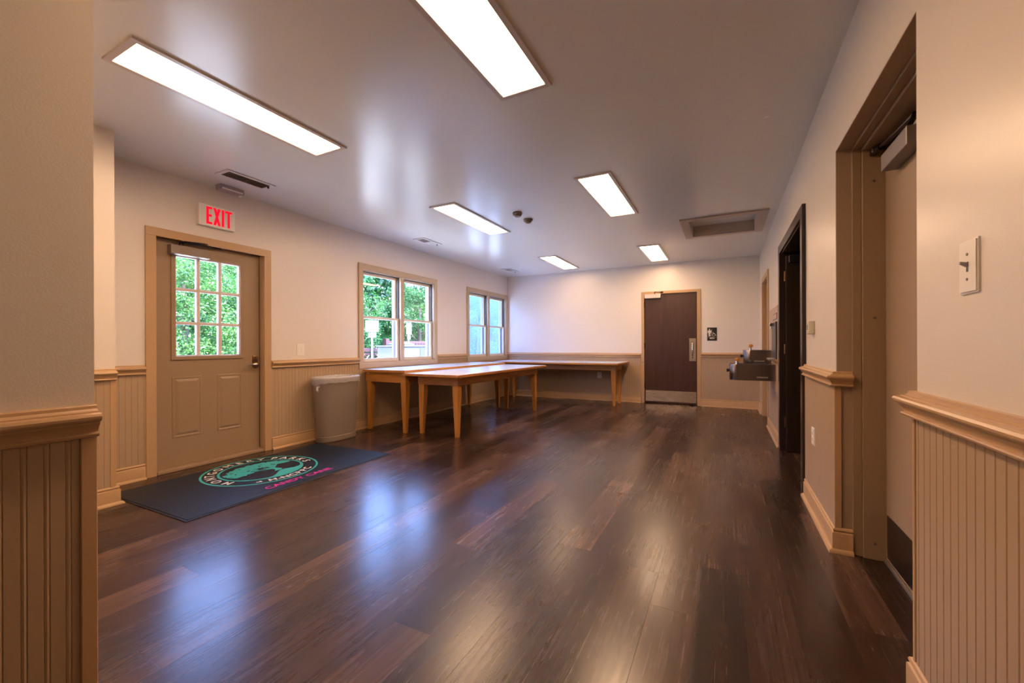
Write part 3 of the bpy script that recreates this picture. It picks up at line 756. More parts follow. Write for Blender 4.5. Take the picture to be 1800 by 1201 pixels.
t = thing('alarm_box', 'small grey box on the ceiling above the exit sign', 'alarm', (-4.165, 2.29, CZ))
b = B(); bx(b, (-4.205, 2.185, CZ - .050), (-4.125, 2.400, CZ), .006, 2); o = obj('box_body', b, 'grey', t)
b = B(); bx(b, (-4.195, 2.375, CZ - .058), (-4.150, 2.398, CZ - .049), .003, 1); bx(b, (-4.124, 2.20, CZ - .044), (-4.121, 2.385, CZ - .030)); obj('lens', b, 'white', t)

# attic hatch
t = thing('attic_hatch', 'recessed attic hatch with grey-brown frame in the ceiling', 'hatch', (-.023, 5.855, CZ))
b = B(); f = .085; z0 = CZ - .018
bx(b, (HX0 - f, HY0 - f, z0), (HX1 + f, HY0 + .012, CZ)); bx(b, (HX0 - f, HY1 - .012, z0), (HX1 + f, HY1 + f, CZ))
bx(b, (HX0 - f, HY0 + .012, z0), (HX0 + .012, HY1 - .012, CZ)); bx(b, (HX1 - .012, HY0 + .012, z0), (HX1 + f, HY1 - .012, CZ))
bx(b, (HX0, HY0 - .0, CZ), (HX0 + .012, HY1, CZ + .16)); bx(b, (HX1 - .012, HY0, CZ), (HX1, HY1, CZ + .16)); bx(b, (HX0, HY0, CZ), (HX1, HY0 + .012, CZ + .16)); bx(b, (HX0, HY1 - .012, CZ), (HX1, HY1, CZ + .16))
MT['hatch'] = paint('hatch_paint', (.44, .345, .27), .4, .4, 120, .1, .03)
obj('hatch_frame', b, 'hatch', t)
b = B(); bx(b, (HX0 + .003, HY0 + .003, CZ + .125), (HX1 - .003, HY1 - .003, CZ + .14)); obj('hatch_panel', b, 'ceil', t)

# ================================================================== WALL THINGS
t = thing('exit_sign', 'white exit sign with glowing red letters above the entrance door', 'exit sign', (LX, 2.25, 2.20))
b = B(); bx(b, (LX, 2.070, 2.212), (LX + .045, 2.385, 2.412), .006, 2); obj('sign_housing', b, 'white', t)
b = B()
u, v, w = (0, 1, 0), (0, 0, 1), (1, 0, 0); o = (LX + .045, 0, 0)
H0, H1 = 2.232, 2.392; s = .021
def rect(y0, z0, y1, z1): prism(b, [(y0, z0), (y1, z0), (y1, z1), (y0, z1)], o, u, v, w, 0, .002)
y = 2.130; wd = .050
rect(y, H0, y + s, H1); rect(y + s, H1 - s, y + wd, H1); rect(y + s, (H0 + H1) / 2 - s / 2, y + wd * .9, (H0 + H1) / 2 + s / 2); rect(y + s, H0, y + wd, H0 + s)
y = 2.189; wd = .062
prism(b, [(y, H0), (y + s * 1.05, H0), (y + wd, H1), (y + wd - s * 1.05, H1)], o, u, v, w, 0, .002); prism(b, [(y + wd - s * 1.05, H0), (y + wd, H0), (y + s * 1.05, H1), (y, H1)], o, u, v, w, .0001, .0022)
y = 2.262; rect(y, H0, y + s, H1)
y = 2.293; wd = .062; rect(y + wd / 2 - s / 2, H0, y + wd / 2 + s / 2, H1 - s); rect(y, H1 - s, y + wd, H1)
lab(obj('exit_letters', b, 'red', t), 'glowing red letters EXIT')

def plate(name, label, cat, c, hw, hh, wall, kind):
    """small wall plate; wall gives the facing: 'L' faces +X, 'R' faces -X, 'F' faces -Y"""
    t = thing(name, label, cat, c)
    ax = {'L': ((0, 1, 0), (1, 0, 0)), 'R': ((0, 1, 0), (-1, 0, 0)), 'F': ((1, 0, 0), (0, -1, 0))}[wall]
    u, w = ax; v = (0, 0, 1)
    def q(b, x0, z0, x1, z1, d0, d1): prism(b, [(x0, z0), (x1, z0), (x1, z1), (x0, z1)], (0, 0, 0), u, v, w, d0, d1)
    b = B(); q(b, -hw, -hh, hw, hh, 0, .004)
    r0 = .004
    prism(b, [(-hw + .004, -hh + .004), (hw - .004, -hh + .004), (hw - .004, hh - .004), (-hw + .004, hh - .004)], (0, 0, 0), u, v, w, .004, .007)
    obj('cover_plate', b, 'white', t, local=True)
    if kind == 'toggle':
        b = B(); q(b, -.005, -.012, .005, .012, .0068, .0072); o1 = obj('toggle_slot', b, 'black', t, local=True)
        b = B(); V = Vector(v); W = Vector(w); U = Vector(u)
        p0 = W * .006; hexa(b, [tuple(U * -.004 + W * .006 - V * .002), tuple(U * .004 + W * .006 - V * .002), tuple(U * .004 + W * .006 + V * .010), tuple(U * -.004 + W * .006 + V * .010)],
                       [tuple(U * -.003 + W * .020 + V * .007), tuple(U * .003 + W * .020 + V * .007), tuple(U * .003 + W * .020 + V * .013), tuple(U * -.003 + W * .020 + V * .013)])
        obj('toggle', b, 'grey', t, local=True)
        b = B()
        for z in (-.030, .030): prism(b, [(.0035 * math.cos(k * PI / 5), z + .0035 * math.sin(k * PI / 5)) for k in range(10)], (0, 0, 0), u, v, w, .0065, .0085)
        obj_split('screw', b, 'closer', t, local=True)
    if kind == 'outlet':
        for z in (-.020, .020):
            b = B(); prism(b, [(.016 * max(-.85, min(.85, math.cos(k * PI / 10))), z + .014 * math.sin(k * PI / 10)) for k in range(20)], (0, 0, 0), u, v, w, .007, .009)
            o1 = obj('receptacle', b, 'white', t, local=True)
            b = B()
            for x in (-.006, .006): q(b, x - .001, z, x + .001, z + .007, .009, .0095)
            q(b, -.002, z - .008, .002, z - .004, .009, .0095); obj('slots', b, 'black', o1, local=True)
    if kind == 'rocker':
        for x in (-.018, .018):
            b = B(); q(b, x - .014, -.034, x + .014, .034, .007, .0095); obj('rocker', b, 'white', t, local=True)
    return t
plate('light_switch', 'white toggle light switch on the near right wall', 'light switch', (RX, 1.388, 1.2845), .042, .064, 'R', 'toggle')
plate('light_switch', 'white double rocker switch on the left wall right of the entrance door', 'light switch', (LX, 3.112, 1.058), .049, .066, 'L', 'rocker')
plate('wall_outlet', 'white outlet low on the panel between the near door and the dark doorway', 'outlet', (RX - .010, 3.325, .497), .044, .056, 'R', 'outlet')
plate('wall_outlet', 'white outlet on the far wainscot under the long table', 'outlet', (-2.222, FY - .010, .500), .045, .060, 'F', 'outlet')

t = thing('thermostat', 'small ivory wall sensor on the right wall near the dark doorway', 'thermostat', (RX, 3.385, 1.21))
b = B(); bx(b, (RX - .014, 3.346, 1.168), (RX, 3.424, 1.254), .004, 3); obj('sensor_base', b, 'ivory', t, smooth=True)
b = B(); bx(b, (RX - .034, 3.344, 1.166), (RX - .012, 3.426, 1.256), .009, 4); o1 = obj('sensor_cover', b, 'ivory', t, smooth=True)
b = B(); bx(b, (RX - .0355, 3.375, 1.195), (RX - .033, 3.388, 1.228)); obj('sensor_window', b, 'black', o1)

# restroom sign with man and wheelchair pictograms
t = thing('restroom_sign', 'black restroom sign with white man and wheelchair symbols on the far wall', 'sign', (-.205, FY, 1.285))
SX0, SX1, SZ0, SZ1 = -.283, -.127, 1.168, 1.400
b = B(); bx(b, (SX0, FY - .006, SZ0), (SX1, FY, SZ1), .002, 2); obj('sign_plate', b, 'signblack', t)
b = B(); sw, sh = SX1 - SX0, SZ1 - SZ0
uu, vv, ww = (sw, 0, 0), (0, 0, sh), (0, -1, 0); oo = (SX0, FY - .006, SZ0)
def pg(pts, h=.0015): prism(b, pts, oo, uu, vv, ww, 0, h)
def disc(cx, cy, r, n=14, ar=sh / sw, h=.0015): pg([(cx + r * ar * math.cos(2 * PI * k / n), cy + r * math.sin(2 * PI * k / n)) for k in range(n)], h)
disc(.24, .845, .050)
pg([(.07, .775), (.41, .775), (.43, .74), (.43, .57), (.37, .57), (.37, .70), (.335, .70), (.335, .33), (.255, .33), (.255, .54), (.225, .54), (.225, .33), (.145, .33), (.145, .70), (.11, .70), (.11, .57), (.05, .57), (.05, .74)])
pg([(.455, .33), (.475, .33), (.475, .88), (.455, .88)])
disc(.62, .62, .028)
pg([(.585, .585), (.655, .585), (.665, .50), (.78, .50), (.86, .385), (.93, .40), (.915, .43), (.875, .425), (.80, .535), (.60, .535)])
for k in range(16):                                            # wheel ring
    a0 = R(100 + k * 17.0); a1 = R(100 + (k + 1) * 17.0); r0, r1, ar = .075, .095, sh / sw
    if k < 15: pg([(.655 + r0 * ar * math.cos(a0), .43 + r0 * math.sin(a0)), (.655 + r1 * ar * math.cos(a0), .43 + r1 * math.sin(a0)), (.655 + r1 * ar * math.cos(a1), .43 + r1 * math.sin(a1)), (.655 + r0 * ar * math.cos(a1), .43 + r0 * math.sin(a1))])
pg([(.07, .255), (.93, .255), (.93, .265), (.07, .265)])
text_bm(b, 'MEN', .036, ((SX0 + SX1) / 2, FY - .006, SZ0 + .030), (1, 0, 0), (0, 0, 1), (0, -1, 0), .0015, bold=.0006)
obj('pictogram', b, 'signwhite', t)

# drinking fountain, two levels
t = thing('drinking_fountain', 'two-level steel drinking fountain with bottle filler on the right wall', 'drinking fountain', (RX, 5.75, .6))
b = B(); bx(b, (RX - .028, 5.215, .575), (RX - .011, 6.150, 1.520), .003, 2); obj('back_panel', b, 'panel', t)
def basin(y0, y1, z0, z1, xf, sub):
    b = B(); n = 10; rc = .075
    pts = [(RX - .028, y0), (RX - .028, y1), (xf + rc, y1)]
    pts += [(xf + rc - rc * math.sin(k * PI / 2 / n), y1 - rc + rc * math.cos(k * PI / 2 / n)) for k in range(1, n + 1)]
    pts += [(xf + rc - rc * math.cos(k * PI / 2 / n), y0 + rc - rc * math.sin(k * PI / 2 / n)) for k in range(0, n + 1)]
    # body with a thin top lip and a sunk bowl
    def lev(z, sc=1., c=None):
        mx = sum(p[0] for p in pts) / len(pts); my = (y0 + y1) / 2
        return [b.verts.new((mx + (p[0] - mx) * sc, my + (p[1] - my) * sc, z)) for p in pts]
    L_ = [lev(z0 + .004, .985), lev(z0, .99)][0:0] + [lev(z0, .985), lev(z0 + .006, 1.0), lev(z1 - .004, 1.0), lev(z1, .99), lev(z1 - .001, .86), lev(z1 - .028, .70), lev(z1 - .040, .45)]
    k = len(pts)
    for p, q in zip(L_, L_[1:]):
        for i in range(k): b.faces.new((p[i], p[(i + 1) % k], q[(i + 1) % k], q[i]))
    b.faces.new(L_[0]); b.faces.new(L_[-1])
    o1 = obj('basin', b, 'steelv', t, smooth=True)
    b = B(); cy = y0 + .055
    tube(b, [(xf + .075, cy, z1 - .004), (xf + .075, cy, z1 + .035), (xf + .082, cy, z1 + .050), (xf + .095, cy + .002, z1 + .060)], [.017, .015, .014, .012], 14)
    o2 = obj('bubbler', b, 'chrome', o1, smooth=True)
    b = B(); lathe(b, [(0, 0), (.020, 0), (.024, .008), (.024, .026), (.018, .036), (0, .040)], (xf + .080, cy, z1 + .036), 'Z', 18); obj('bubbler_cap', b, 'amber', o1, smooth=True)
    b = B(); lathe(b, [(0, 0), (.016, 0), (.016, -.012), (.020, -.014), (.020, -.028), (.014, -.032), (0, -.032)], (xf + .001, (y0 + y1) / 2, (z0 + z1) / 2 + .01), 'X', 18); obj('push_button', b, 'blackmetal', o1, smooth=True)
    b = B(); bx(b, (RX - .10 - .11, y0 - .004, z0 + .030), (RX - .10, y0 + .002, z0 + .046), .002, 1); obj('side_slot', b, 'alu', o1)
basin(5.420, 5.860, .690, .872, .045, 0)
basin(5.900, 6.340, .856, 1.028, .205, 1)
b = B(); bx(b, (RX - .045, 5.255, .93), (RX - .012, 5.665, 1.345), .004, 2); o1 = obj('bottle_filler', b, 'darkgrey', t)
b = B(); bx(b, (RX - .085, 5.43, 1.300), (RX - .044, 5.52, 1.335), .004, 2); tube(b, [(RX - .065, 5.475, 1.30), (RX - .065, 5.475, 1.275)], .008, 10); obj('filler_spout', b, 'chrome', o1)
b = B(); bx(b, (RX - .10, 5.30, .925), (RX - .044, 5.64, .945), .004, 2); obj('drip_tray', b, 'alu', o1)
b = B(); bx(b, (RX - .031, 5.27, 1.372), (RX - .028, 5.672, 1.442), .001, 1); o2 = obj('indicator_window', b, 'black', t)
b = B(); bx(b, (RX - .032, 5.285, 1.382), (RX - .0305, 5.657, 1.432)); obj('indicator_face', b, 'panel', o2)

# ================================================================== TABLES
def table(label, x0, x1, y0, y1, zt, long_axis, inset, legw=.085, ap=.105, slab=.032):
    t = thing('work_table', label, 'table', ((x0 + x1) / 2, (y0 + y1) / 2, 0), 'oak work tables with pale laminate tops')
    lam = 'oakY' if long_axis == 'Y' else 'oakX'; other = 'oakX' if long_axis == 'Y' else 'oakY'
    b = B(); bx(b, (x0, y0, zt - slab), (x1, y1, zt - .003), .002, 2); top = obj('table_top', b, lam, t)
    b = B(); bx(b, (x0 + .012, y0 + .012, zt - .004), (x1 - .012, y1 - .012, zt), .001, 1); lab(obj('laminate_surface', b, 'lam', top), 'pale laminate top surface')
    ix0, iy0, ix1, iy1 = inset; ax0, ax1, ay0, ay1 = x0 + ix0, x1 - ix1, y0 + iy0, y1 - iy1
    za, zb = zt - slab - ap, zt - slab
    for a, c, m in (((ax0, ay0), (ax1, ay0 + .026), 'oakX'), ((ax0, ay1 - .026), (ax1, ay1), 'oakX'), ((ax0, ay0 + .026), (ax0 + .026, ay1 - .026), 'oakY'), ((ax1 - .026, ay0 + .026), (ax1, ay1 - .026), 'oakY')):
        b = B(); bx(b, (a[0], a[1], za), (c[0], c[1], zb), .002, 1); ao = obj('apron_board', b, m, t)
    for sx in (0, 1):
        for sy in (0, 1):
            b = B(); g = .006
            X0, X1 = (ax0 + g, ax0 + g + legw) if sx == 0 else (ax1 - g - legw, ax1 - g)
            Y0, Y1 = (ay0 + g, ay0 + g + legw) if sy == 0 else (ay1 - g - legw, ay1 - g)
            k = .032; ox = .008
            bx0, bx1 = (X0 + ox, X1 - k) if sx == 0 else (X0 + k, X1 - ox)
            by0, by1 = (Y0 + ox, Y1 - k) if sy == 0 else (Y0 + k, Y1 - ox)
            hexa(b, [(bx0, by0, 0), (bx1, by0, 0), (bx1, by1, 0), (bx0, by1, 0)], [(X0, Y0, za), (X1, Y0, za), (X1, Y1, za), (X0, Y1, za)])
            gx0, gx1 = (ax0 + .026, X1) if sx == 0 else (X0, ax1 - .026)
            gy0_, gy1_ = (ay0 + .026, Y1) if sy == 0 else (Y0, ay1 - .026)
            bx(b, (gx0, gy0_, za), (gx1, gy1_, zb))
            bmesh.ops.bevel(b, geom=[e for e in b.edges if abs((e.verts[0].co - e.verts[1].co).z) > .3], offset=.003, segments=1, affect='EDGES')
            obj('leg', b, 'oakZ', t)
            b = B()
            xs = (ax0 + .045, ax1 - .045)[sx]; yf = (ay0, ay1)[sy]; sg = (-1, 1)[sy]
            for z in (za + .022, zb - .018): lathe(b, [(0, 0), (.007, 0), (.005, .003 * sg), (0, .004 * sg)], (xs, yf, z), 'Y', 12)
            xf = (ax0, ax1)[sx]; sg = (-1, 1)[sx]; ys = (ay0 + .045, ay1 - .045)[sy]
            for z in (za + .022, zb - .018): lathe(b, [(0, 0), (.007, 0), (.005, .003 * sg), (0, .004 * sg)], (xf, ys, z), 'X', 12)
            obj_split('apron_bolt', b, 'alu', t)
    return t
table('narrower oak table against the left wall under the windows', -4.245, -3.530, 3.975, 6.62, .790, 'Y', (.012, .045, .022, .12), ap=.130)
table('freestanding oak table in front, its bolted corner nearest the viewer', -3.545, -2.715, 3.960, 6.585, .757, 'Y', (.120, .14, .105, .14), ap=.110)
table('oak table along the far wall between the corner and the restroom door', -4.13, -1.640, 7.190, 8.125, .780, 'X', (.10, .27, .10, .185), ap=.110)

# ================================================================== BIN
t = thing('trash_bin', 'grey-brown oval trash bin with clear liner beside the tables', 'trash bin', (-4.082, 3.385, 0))
def oval(cx, cy, hx, hy, n=48, e=2.6):
    out = []
    for k in range(n):
        a = 2 * PI * k / n; c, s = math.cos(a), math.sin(a)
        out.append((cx + hx * math.copysign(abs(c) ** (2 / e), c), cy + hy * math.copysign(abs(s) ** (2 / e), s)))
    return out
def loft(b, levels, cap0=True, cap1=True):
    rings = [[b.verts.new((x, y, z if not callable(z) else z(x, y))) for x, y in p] for p, z in levels]; k = len(rings[0])
    for p, q in zip(rings, rings[1:]):
        for i in range(k): b.faces.new((p[i], p[(i + 1) % k], q[(i + 1) % k], q[i]))
    if cap0: b.faces.new(rings[0][::-1])
    if cap1: b.faces.new(rings[-1])
b = B(); cx, cy = -4.095, 3.432
loft(b, [(oval(cx, cy, .128, .236), 0), (oval(cx, cy, .136, .243), .012), (oval(cx, cy, .139, .246), .062), (oval(cx, cy, .135, .242), .066), (oval(cx, cy, .155, .276), .700), (oval(cx, cy, .163, .286), .704), (oval(cx, cy, .165, .288), .728), (oval(cx, cy, .158, .281), .732), (oval(cx, cy, .148, .271), .725), (oval(cx, cy, .12, .235), .03)])
body = obj('bin_body', b, 'bin', t, smooth=True)
rn = random.Random(3)
b = B(); n = 72; hem = [.664 + .016 * math.sin(k * .2 + 1) + .005 * math.sin(k * 1.1) + rn.uniform(-.003, .003) for k in range(n)]
lv = []
for f_, ex in ((0, .010), (.25, .009), (.5, .011), (.75, .008), (1, .010)):
    o_ = oval(cx, cy, .1, .1, n); ring = []
    for k in range(n):
        z = hem[k] + (.736 - hem[k]) * f_; a = 2 * PI * k / n
        g = ex + rn.uniform(-.0025, .0035); bxp = oval(cx, cy, .151 + (z - .55) * .09 + g, .268 + (z - .55) * .09 + g, n)[k]
        ring.append((bxp[0], bxp[1], z))
    lv.append(ring)
for hx_, z in ((.158, .746), (.143, .741), (.136, .70), (.128, .60)):
    lv.append([(p[0], p[1], z + rn.uniform(-.004, .006)) for p in oval(cx, cy, hx_, hx_ + .121, n)])
rings = [[b.verts.new(p) for p in r] for r in lv]
for p, q in zip(rings, rings[1:]):
    for i in range(n): b.faces.new((p[i], p[(i + 1) % n], q[(i + 1) % n], q[i]))
obj('bin_liner', b, 'bag', t, smooth='all')
b = B(); tube(b, [(cx + .04, cy - .255, .64), (cx + .04, cy - .288, .63), (cx + .05, cy - .295, .60), (cx + .04, cy - .272, .575)], [.012, .016, .014, .004], 8); obj('liner_knot', b, 'bag', t, smooth=True)

# ================================================================== ENTRANCE MAT
MXC, MYC = -3.538, 2.277
t = thing('entrance_mat', 'dark ribbed entrance mat with teal tree emblem and pink lettering', 'mat', (MXC, MYC, 0), rotz=R(.6))
hx, hy = .535, .902
b = B(); bx(b, (-hx, -hy, 0), (hx, hy, .005), .002, 1); obj('mat_border', b, 'matedge', t, local=True)
b = B(); bx(b, (-hx + .012, -hy + .012, .004), (hx - .018, hy - .012, .009), .002, 1); obj('mat_pile', b, 'mat', t, local=True)
zt = .0091
ocx, ocy = -3.645 - MXC, 2.266 - MYC
U, V_, W_ = (0, 1, 0), (-1, 0, 0), (0, 0, 1)                   # reading direction, up, normal
def ringmesh(b, r0, r1, n=96, h=.0008):
    for k in range(n):
        a0, a1 = 2 * PI * k / n, 2 * PI * (k + 1) / n
        pts = [(r0 * math.cos(a0), r0 * math.sin(a0)), (r1 * math.cos(a0), r1 * math.sin(a0)), (r1 * math.cos(a1), r1 * math.sin(a1)), (r0 * math.cos(a1), r0 * math.sin(a1))]
        b.faces.new([b.verts.new((ocx - y, ocy + x, zt + h)) for x, y in pts])
b = B(); ringmesh(b, .430, .447); obj('outer_ring', b, 'teal', t, local=True)
b = B(); ringmesh(b, .308, .326); obj('inner_ring', b, 'teal', t, local=True)
b = B(); rt = random.Random(11)
def blob(x, y, r, z):
    n = 9; ph = rt.uniform(0, 6)
    b.faces.new([b.verts.new((ocx - (y + r * rt.uniform(.7, 1.15) * math.sin(2 * PI * k / n + ph) * .8), ocy + x + r * rt.uniform(.8, 1.2) * math.cos(2 * PI * k / n + ph), z)) for k in range(n)])
i = 0
while i < 330:                                                  # leafy crown: wide dome, thinner at both ends
    x = rt.uniform(-.265, .275); q = rt.uniform(0, 1)
    topy = .215 * math.sqrt(max(0, 1 - (x / .285) ** 2)) + .012 * math.sin(x * 60); lowy = -.045 + .10 * math.exp(-((x - .03) / .10) ** 2) + (.07 if x > .12 else 0)
    y = lowy + (topy - lowy) * q
    if topy < lowy: continue
    if math.sin(x * 43 + 1) * math.sin(y * 55 + x * 20) > .80: continue
    blob(x, y, rt.uniform(.012, .023), zt + .0006 + i * 1e-6); i += 1
def poly(pts, z=.0011): b.faces.new([b.verts.new((ocx - y, ocy + x, zt + z)) for x, y in pts])
poly([(.075, -.155), (.105, -.12), (.085, -.05), (.092, .02), (.075, .03), (.060, -.02), (.03, .02), (.015, .015), (.045, -.05), (.05, -.11), (.015, -.15)])
poly([(.055, -.045), (-.04, -.005), (-.12, .0), (-.125, -.012), (-.04, -.022), (.05, -.075)], .0012)
poly([(.085, -.05), (.13, .0), (.19, .06), (.18, .065), (.12, .015), (.078, -.03)], .0013)
cres = []                                                       # ground swelling under the trunk
for k in range(25):
    a = R(-158 + k * 5.6); cres.append((.312 * math.cos(a), .312 * math.sin(a)))
for k in range(24, -1, -1):
    x, y = cres[k]; f_ = math.exp(-((x - .07) / .115) ** 2); cres.append((x * .985, y + .006 + .135 * f_ * (1 if abs(x - .07) < .25 else 0)))
for k in range(24):
    poly([cres[k], cres[k + 1], cres[49 - k - 1], cres[49 - k]], .0014)
lab(obj('emblem_tree', b, 'teal', t, local=True), 'teal spreading tree')
b = B()
def arc_text(s, angs, r, size, inward=False):
    for ch, a in zip(s, angs):
        if ch == ' ': continue
        a = R(a); rad = Vector((-math.sin(a), math.cos(a), 0)); tan = Vector((-math.cos(a), -math.sin(a), 0))   # outward; counter-clockwise tangent
        if not inward: up, rd, base = rad, -tan, r - size * .36
        else: up, rd, base = -rad, tan, r + size * .36
        text_bm(b, ch, size, Vector((ocx, ocy, zt + .0005)) + rad * base, rd, up, (0, 0, 1), .0008, bold=size * .012)
arc_text('MONTGOMERY', [199, 180.5, 163, 149, 135, 119, 102, 86.5, 73, 59], .378, .098)
lab(obj('emblem_lettering', b, 'matwhite', t, local=True), 'white curved lettering MONTGOMERY'); b = B()
arc_text('PARKS', [42, 28, 14, -1, -16], .378, .098)
lab(obj('emblem_lettering', b, 'matwhite', t, local=True), 'white curved lettering PARKS'); b = B()
arc_text('M-NCPPC', [-111, -103.5, -96.5, -86.5, -77, -67.5, -57], .378, .088, True)
lab(obj('emblem_lettering', b, 'matwhite', t, local=True), 'white curved lettering M-NCPPC'); b = B()
la = R(-125); c_ = Vector((ocx - .385 * math.sin(la), ocy + .385 * math.cos(la), zt + .001))
b.faces.new([b.verts.new(c_ + Vector((-y, x, 0))) for x, y in [(-.026, .010), (-.012, .016), (.0, .008), (.014, .020), (.026, .012), (.014, .002), (.018, -.014), (.004, -.020), (-.004, -.006), (-.018, -.002)]])
obj('leaf_mark', b, 'matwhite', t, local=True)
b = B(); text_bm(b, 'CANDY CANE', .088, (-3.100 - MXC, 2.262 - MYC, zt + .0005), U, V_, W_, .0008, sx=1.06, bold=.0012)
lab(obj('pink_lettering', b, 'pink', t, local=True), 'pink lettering CANDY CANE')

# ================================================================== OUTSIDE
b = B(); bx(b, (-9.2, -8, -.25), (LX - T, 40, -.10)); struct('ground_paving', b, 'concrete', 'pale paving outside the windows', 'ground')
b = B(); bx(b, (-60, -30, -.40), (-9.2, 60, -.12)); bx(b, (-9.2, -30, -.4), (LX - T, -8, -.12)); struct('ground_lawn', b, 'grass', 'lawn beyond the paving outside', 'ground')
b = B(); bx(b, (-4.9, BY - .5, CZ + .25), (2.9, FY + .6, CZ + .32)); bx(b, (2.4, BY - .5, -.1), (2.5, FY + .4, CZ + .3)); struct('roof', b, 'darkroom', 'unseen roof added to keep the sun out, with outer wall of the building', 'roof')  # roof is out of view, added so no sun enters through the ceiling

def leaves(n, rx_, ry_, rz_, zc, seed, size=(.034, .078)):
    r = random.Random(seed); vs = []; fs = []
    cl = []
    for _ in range(70):
        a = r.uniform(0, 2 * PI); e = math.asin(r.uniform(-.95, 1)); q = r.uniform(.72, 1.0)
        cl.append((rx_ * q * math.cos(a) * math.cos(e), ry_ * q * math.sin(a) * math.cos(e), zc + rz_ * q * math.sin(e), r.uniform(.22, .50)))
    for i in range(n):
        c = r.choice(cl); g = [r.gauss(0, 1) for _ in range(3)]; l = math.sqrt(sum(x * x for x in g)) or 1; rr = c[3] * r.uniform(.55, 1.05)
        p = Vector((c[0] + g[0] / l * rr, c[1] + g[1] / l * rr, c[2] + g[2] / l * rr * .75))
        d = Vector((r.gauss(0, 1), r.gauss(0, 1), r.gauss(-.3, .7))).normalized(); s = r.uniform(*size)
        nrm = Vector((g[0] + r.gauss(0, .7), g[1] + r.gauss(0, .7), g[2] + r.gauss(.5, .7))); sd = d.cross(nrm)
        if sd.length < 1e-3: continue
        sd.normalize(); up = sd.cross(d) * (s * .12)
        k = len(vs); vs += [p, p + d * s * .5 + sd * s * .32 + up, p + d * s, p + d * s * .5 - sd * s * .32 + up]
        fs += [(k, k + 1, k + 2), (k, k + 2, k + 3)]
    me = bpy.data.meshes.new('foliage'); me.from_pydata([tuple(v) for v in vs], [], fs); return me
def trunk_mesh(h, seed):
    r = random.Random(seed); b = B(); tube(b, [(0, 0, -.2), (.03, .02, h * .35), (-.03, .05, h * .7), (0, 0, h)], [.11, .09, .06, .03], 9)
    for k in range(9):
        a = r.uniform(0, 2 * PI); z = h * r.uniform(.2, .75); l = r.uniform(.6, 1.2)
        tube(b, [(0, 0, z), (l * .5 * math.cos(a), l * .5 * math.sin(a), z + .35), (l * math.cos(a), l * math.sin(a), z + .8)], [.04, .028, .012], 6)
    me = bpy.data.meshes.new('trunk'); b.to_mesh(me); b.free(); return me
VAR = [(leaves(40000, 1.30, 1.55, 1.90, 1.95, 1), 'leafA'), (leaves(40000, 1.35, 1.45, 1.75, 1.85, 2), 'leafB'), (leaves(38000, 1.2, 1.7, 1.65, 1.7, 3), 'leafA')]
TR = trunk_mesh(2.6, 5); TR.materials.append(MT['bark'])
for me, mt in VAR: me.materials.append(MT[mt])
TREES = [(-10.7, 4.9, 1, 1.0, 'bright green tree filling the door panes'), (-10.9, 9.0, 2, 1.02, 'green tree at the left edge of the nearer window view'),
         (-10.9, 13.2, 0, 1.05, 'full tree behind the square white sign in the nearer window'), (-10.9, 17.5, 1, 1.07, 'bright tree in the left panes of the farther window'), (-10.9, 21.9, 0, 1.1, 'full tree in the right panes of the farther window'),
         (-15.2, 3.0, 0, 1.15, 'tree of the back row, left side of the door panes'), (-15.4, 7.8, 1, 1.15, 'tree of the back row, right side of the door panes'), (-15.4, 12.6, 2, 1.2, 'tree of the back row between door and window views'), (-15.4, 17.6, 1, 1.2, 'tree of the back row seen through the nearer window'), (-15.4, 22.8, 0, 1.25, 'tree of the back row at the right of the nearer window'), (-15.4, 28.2, 1, 1.3, 'tree of the back row seen through the farther window')]
for i, (x, y, k, s, lb) in enumerate(TREES):
    t = thing('tree', lb, 'tree', (x, y, -.12), 'trees outside the windows', rotz=i * 1.3); t.scale = (s, s, s)
    o1 = bpy.data.objects.new('foliage', VAR[k][0]); COL.objects.link(o1); o1.parent = t
    o2 = bpy.data.objects.new('trunk', TR); COL.objects.link(o2); o2.parent = t

def hedge_mesh(n, seed):
    r = random.Random(seed); vs = []; fs = []
    for i in range(n):
        y = r.uniform(-4, 38); z = r.uniform(0, 1) ** .8 * (5.3 + .5 * math.sin(y * 1.1) + .3 * math.sin(y * 2.7)); p = Vector((r.uniform(-.6, .6) + .35 * math.sin(y * 1.7 + z), y, z))
        d = Vector((r.gauss(0, 1), r.gauss(0, 1), r.gauss(-.3, .8))).normalized(); s = r.uniform(.20, .36); sd = d.cross(Vector((r.uniform(.4, 1), r.gauss(0, .5), r.uniform(.2, 1)))).normalized(); k = len(vs)
        vs += [p, p + d * s * .5 + sd * s * .34, p + d * s, p + d * s * .5 - sd * s * .34]; fs.append((k, k + 1, k + 2, k + 3))
    me = bpy.data.meshes.new('hedge'); me.from_pydata([tuple(v) for v in vs], [], fs); return me
ho = link('hedge', hedge_mesh(60000, 4), MT['leafA']); ho.location = (-18.6, 0, -.12); tag(ho, 'long tall hedge closing the view behind all the trees', 'hedge')
def unproj(px, py, X):          # where the view through a window meets the upright plane x = X
    y_, r_, f_, cy_ = R(27.1147), R(-.1856), 731.5868, 606.8882
    F = Vector((-math.sin(y_), math.cos(y_), 0)); Rr = Vector((math.cos(y_), math.sin(y_), 0)); Uz = Vector((0, 0, 1))
    a = Rr * math.cos(r_) + Uz * math.sin(r_); c = -Rr * math.sin(r_) + Uz * math.cos(r_)
    d = F + a * ((px - 900) / f_) - c * ((py - cy_) / f_); k = X / d.x
    return Vector((X, d.y * k, 1.1 + d.z * k))
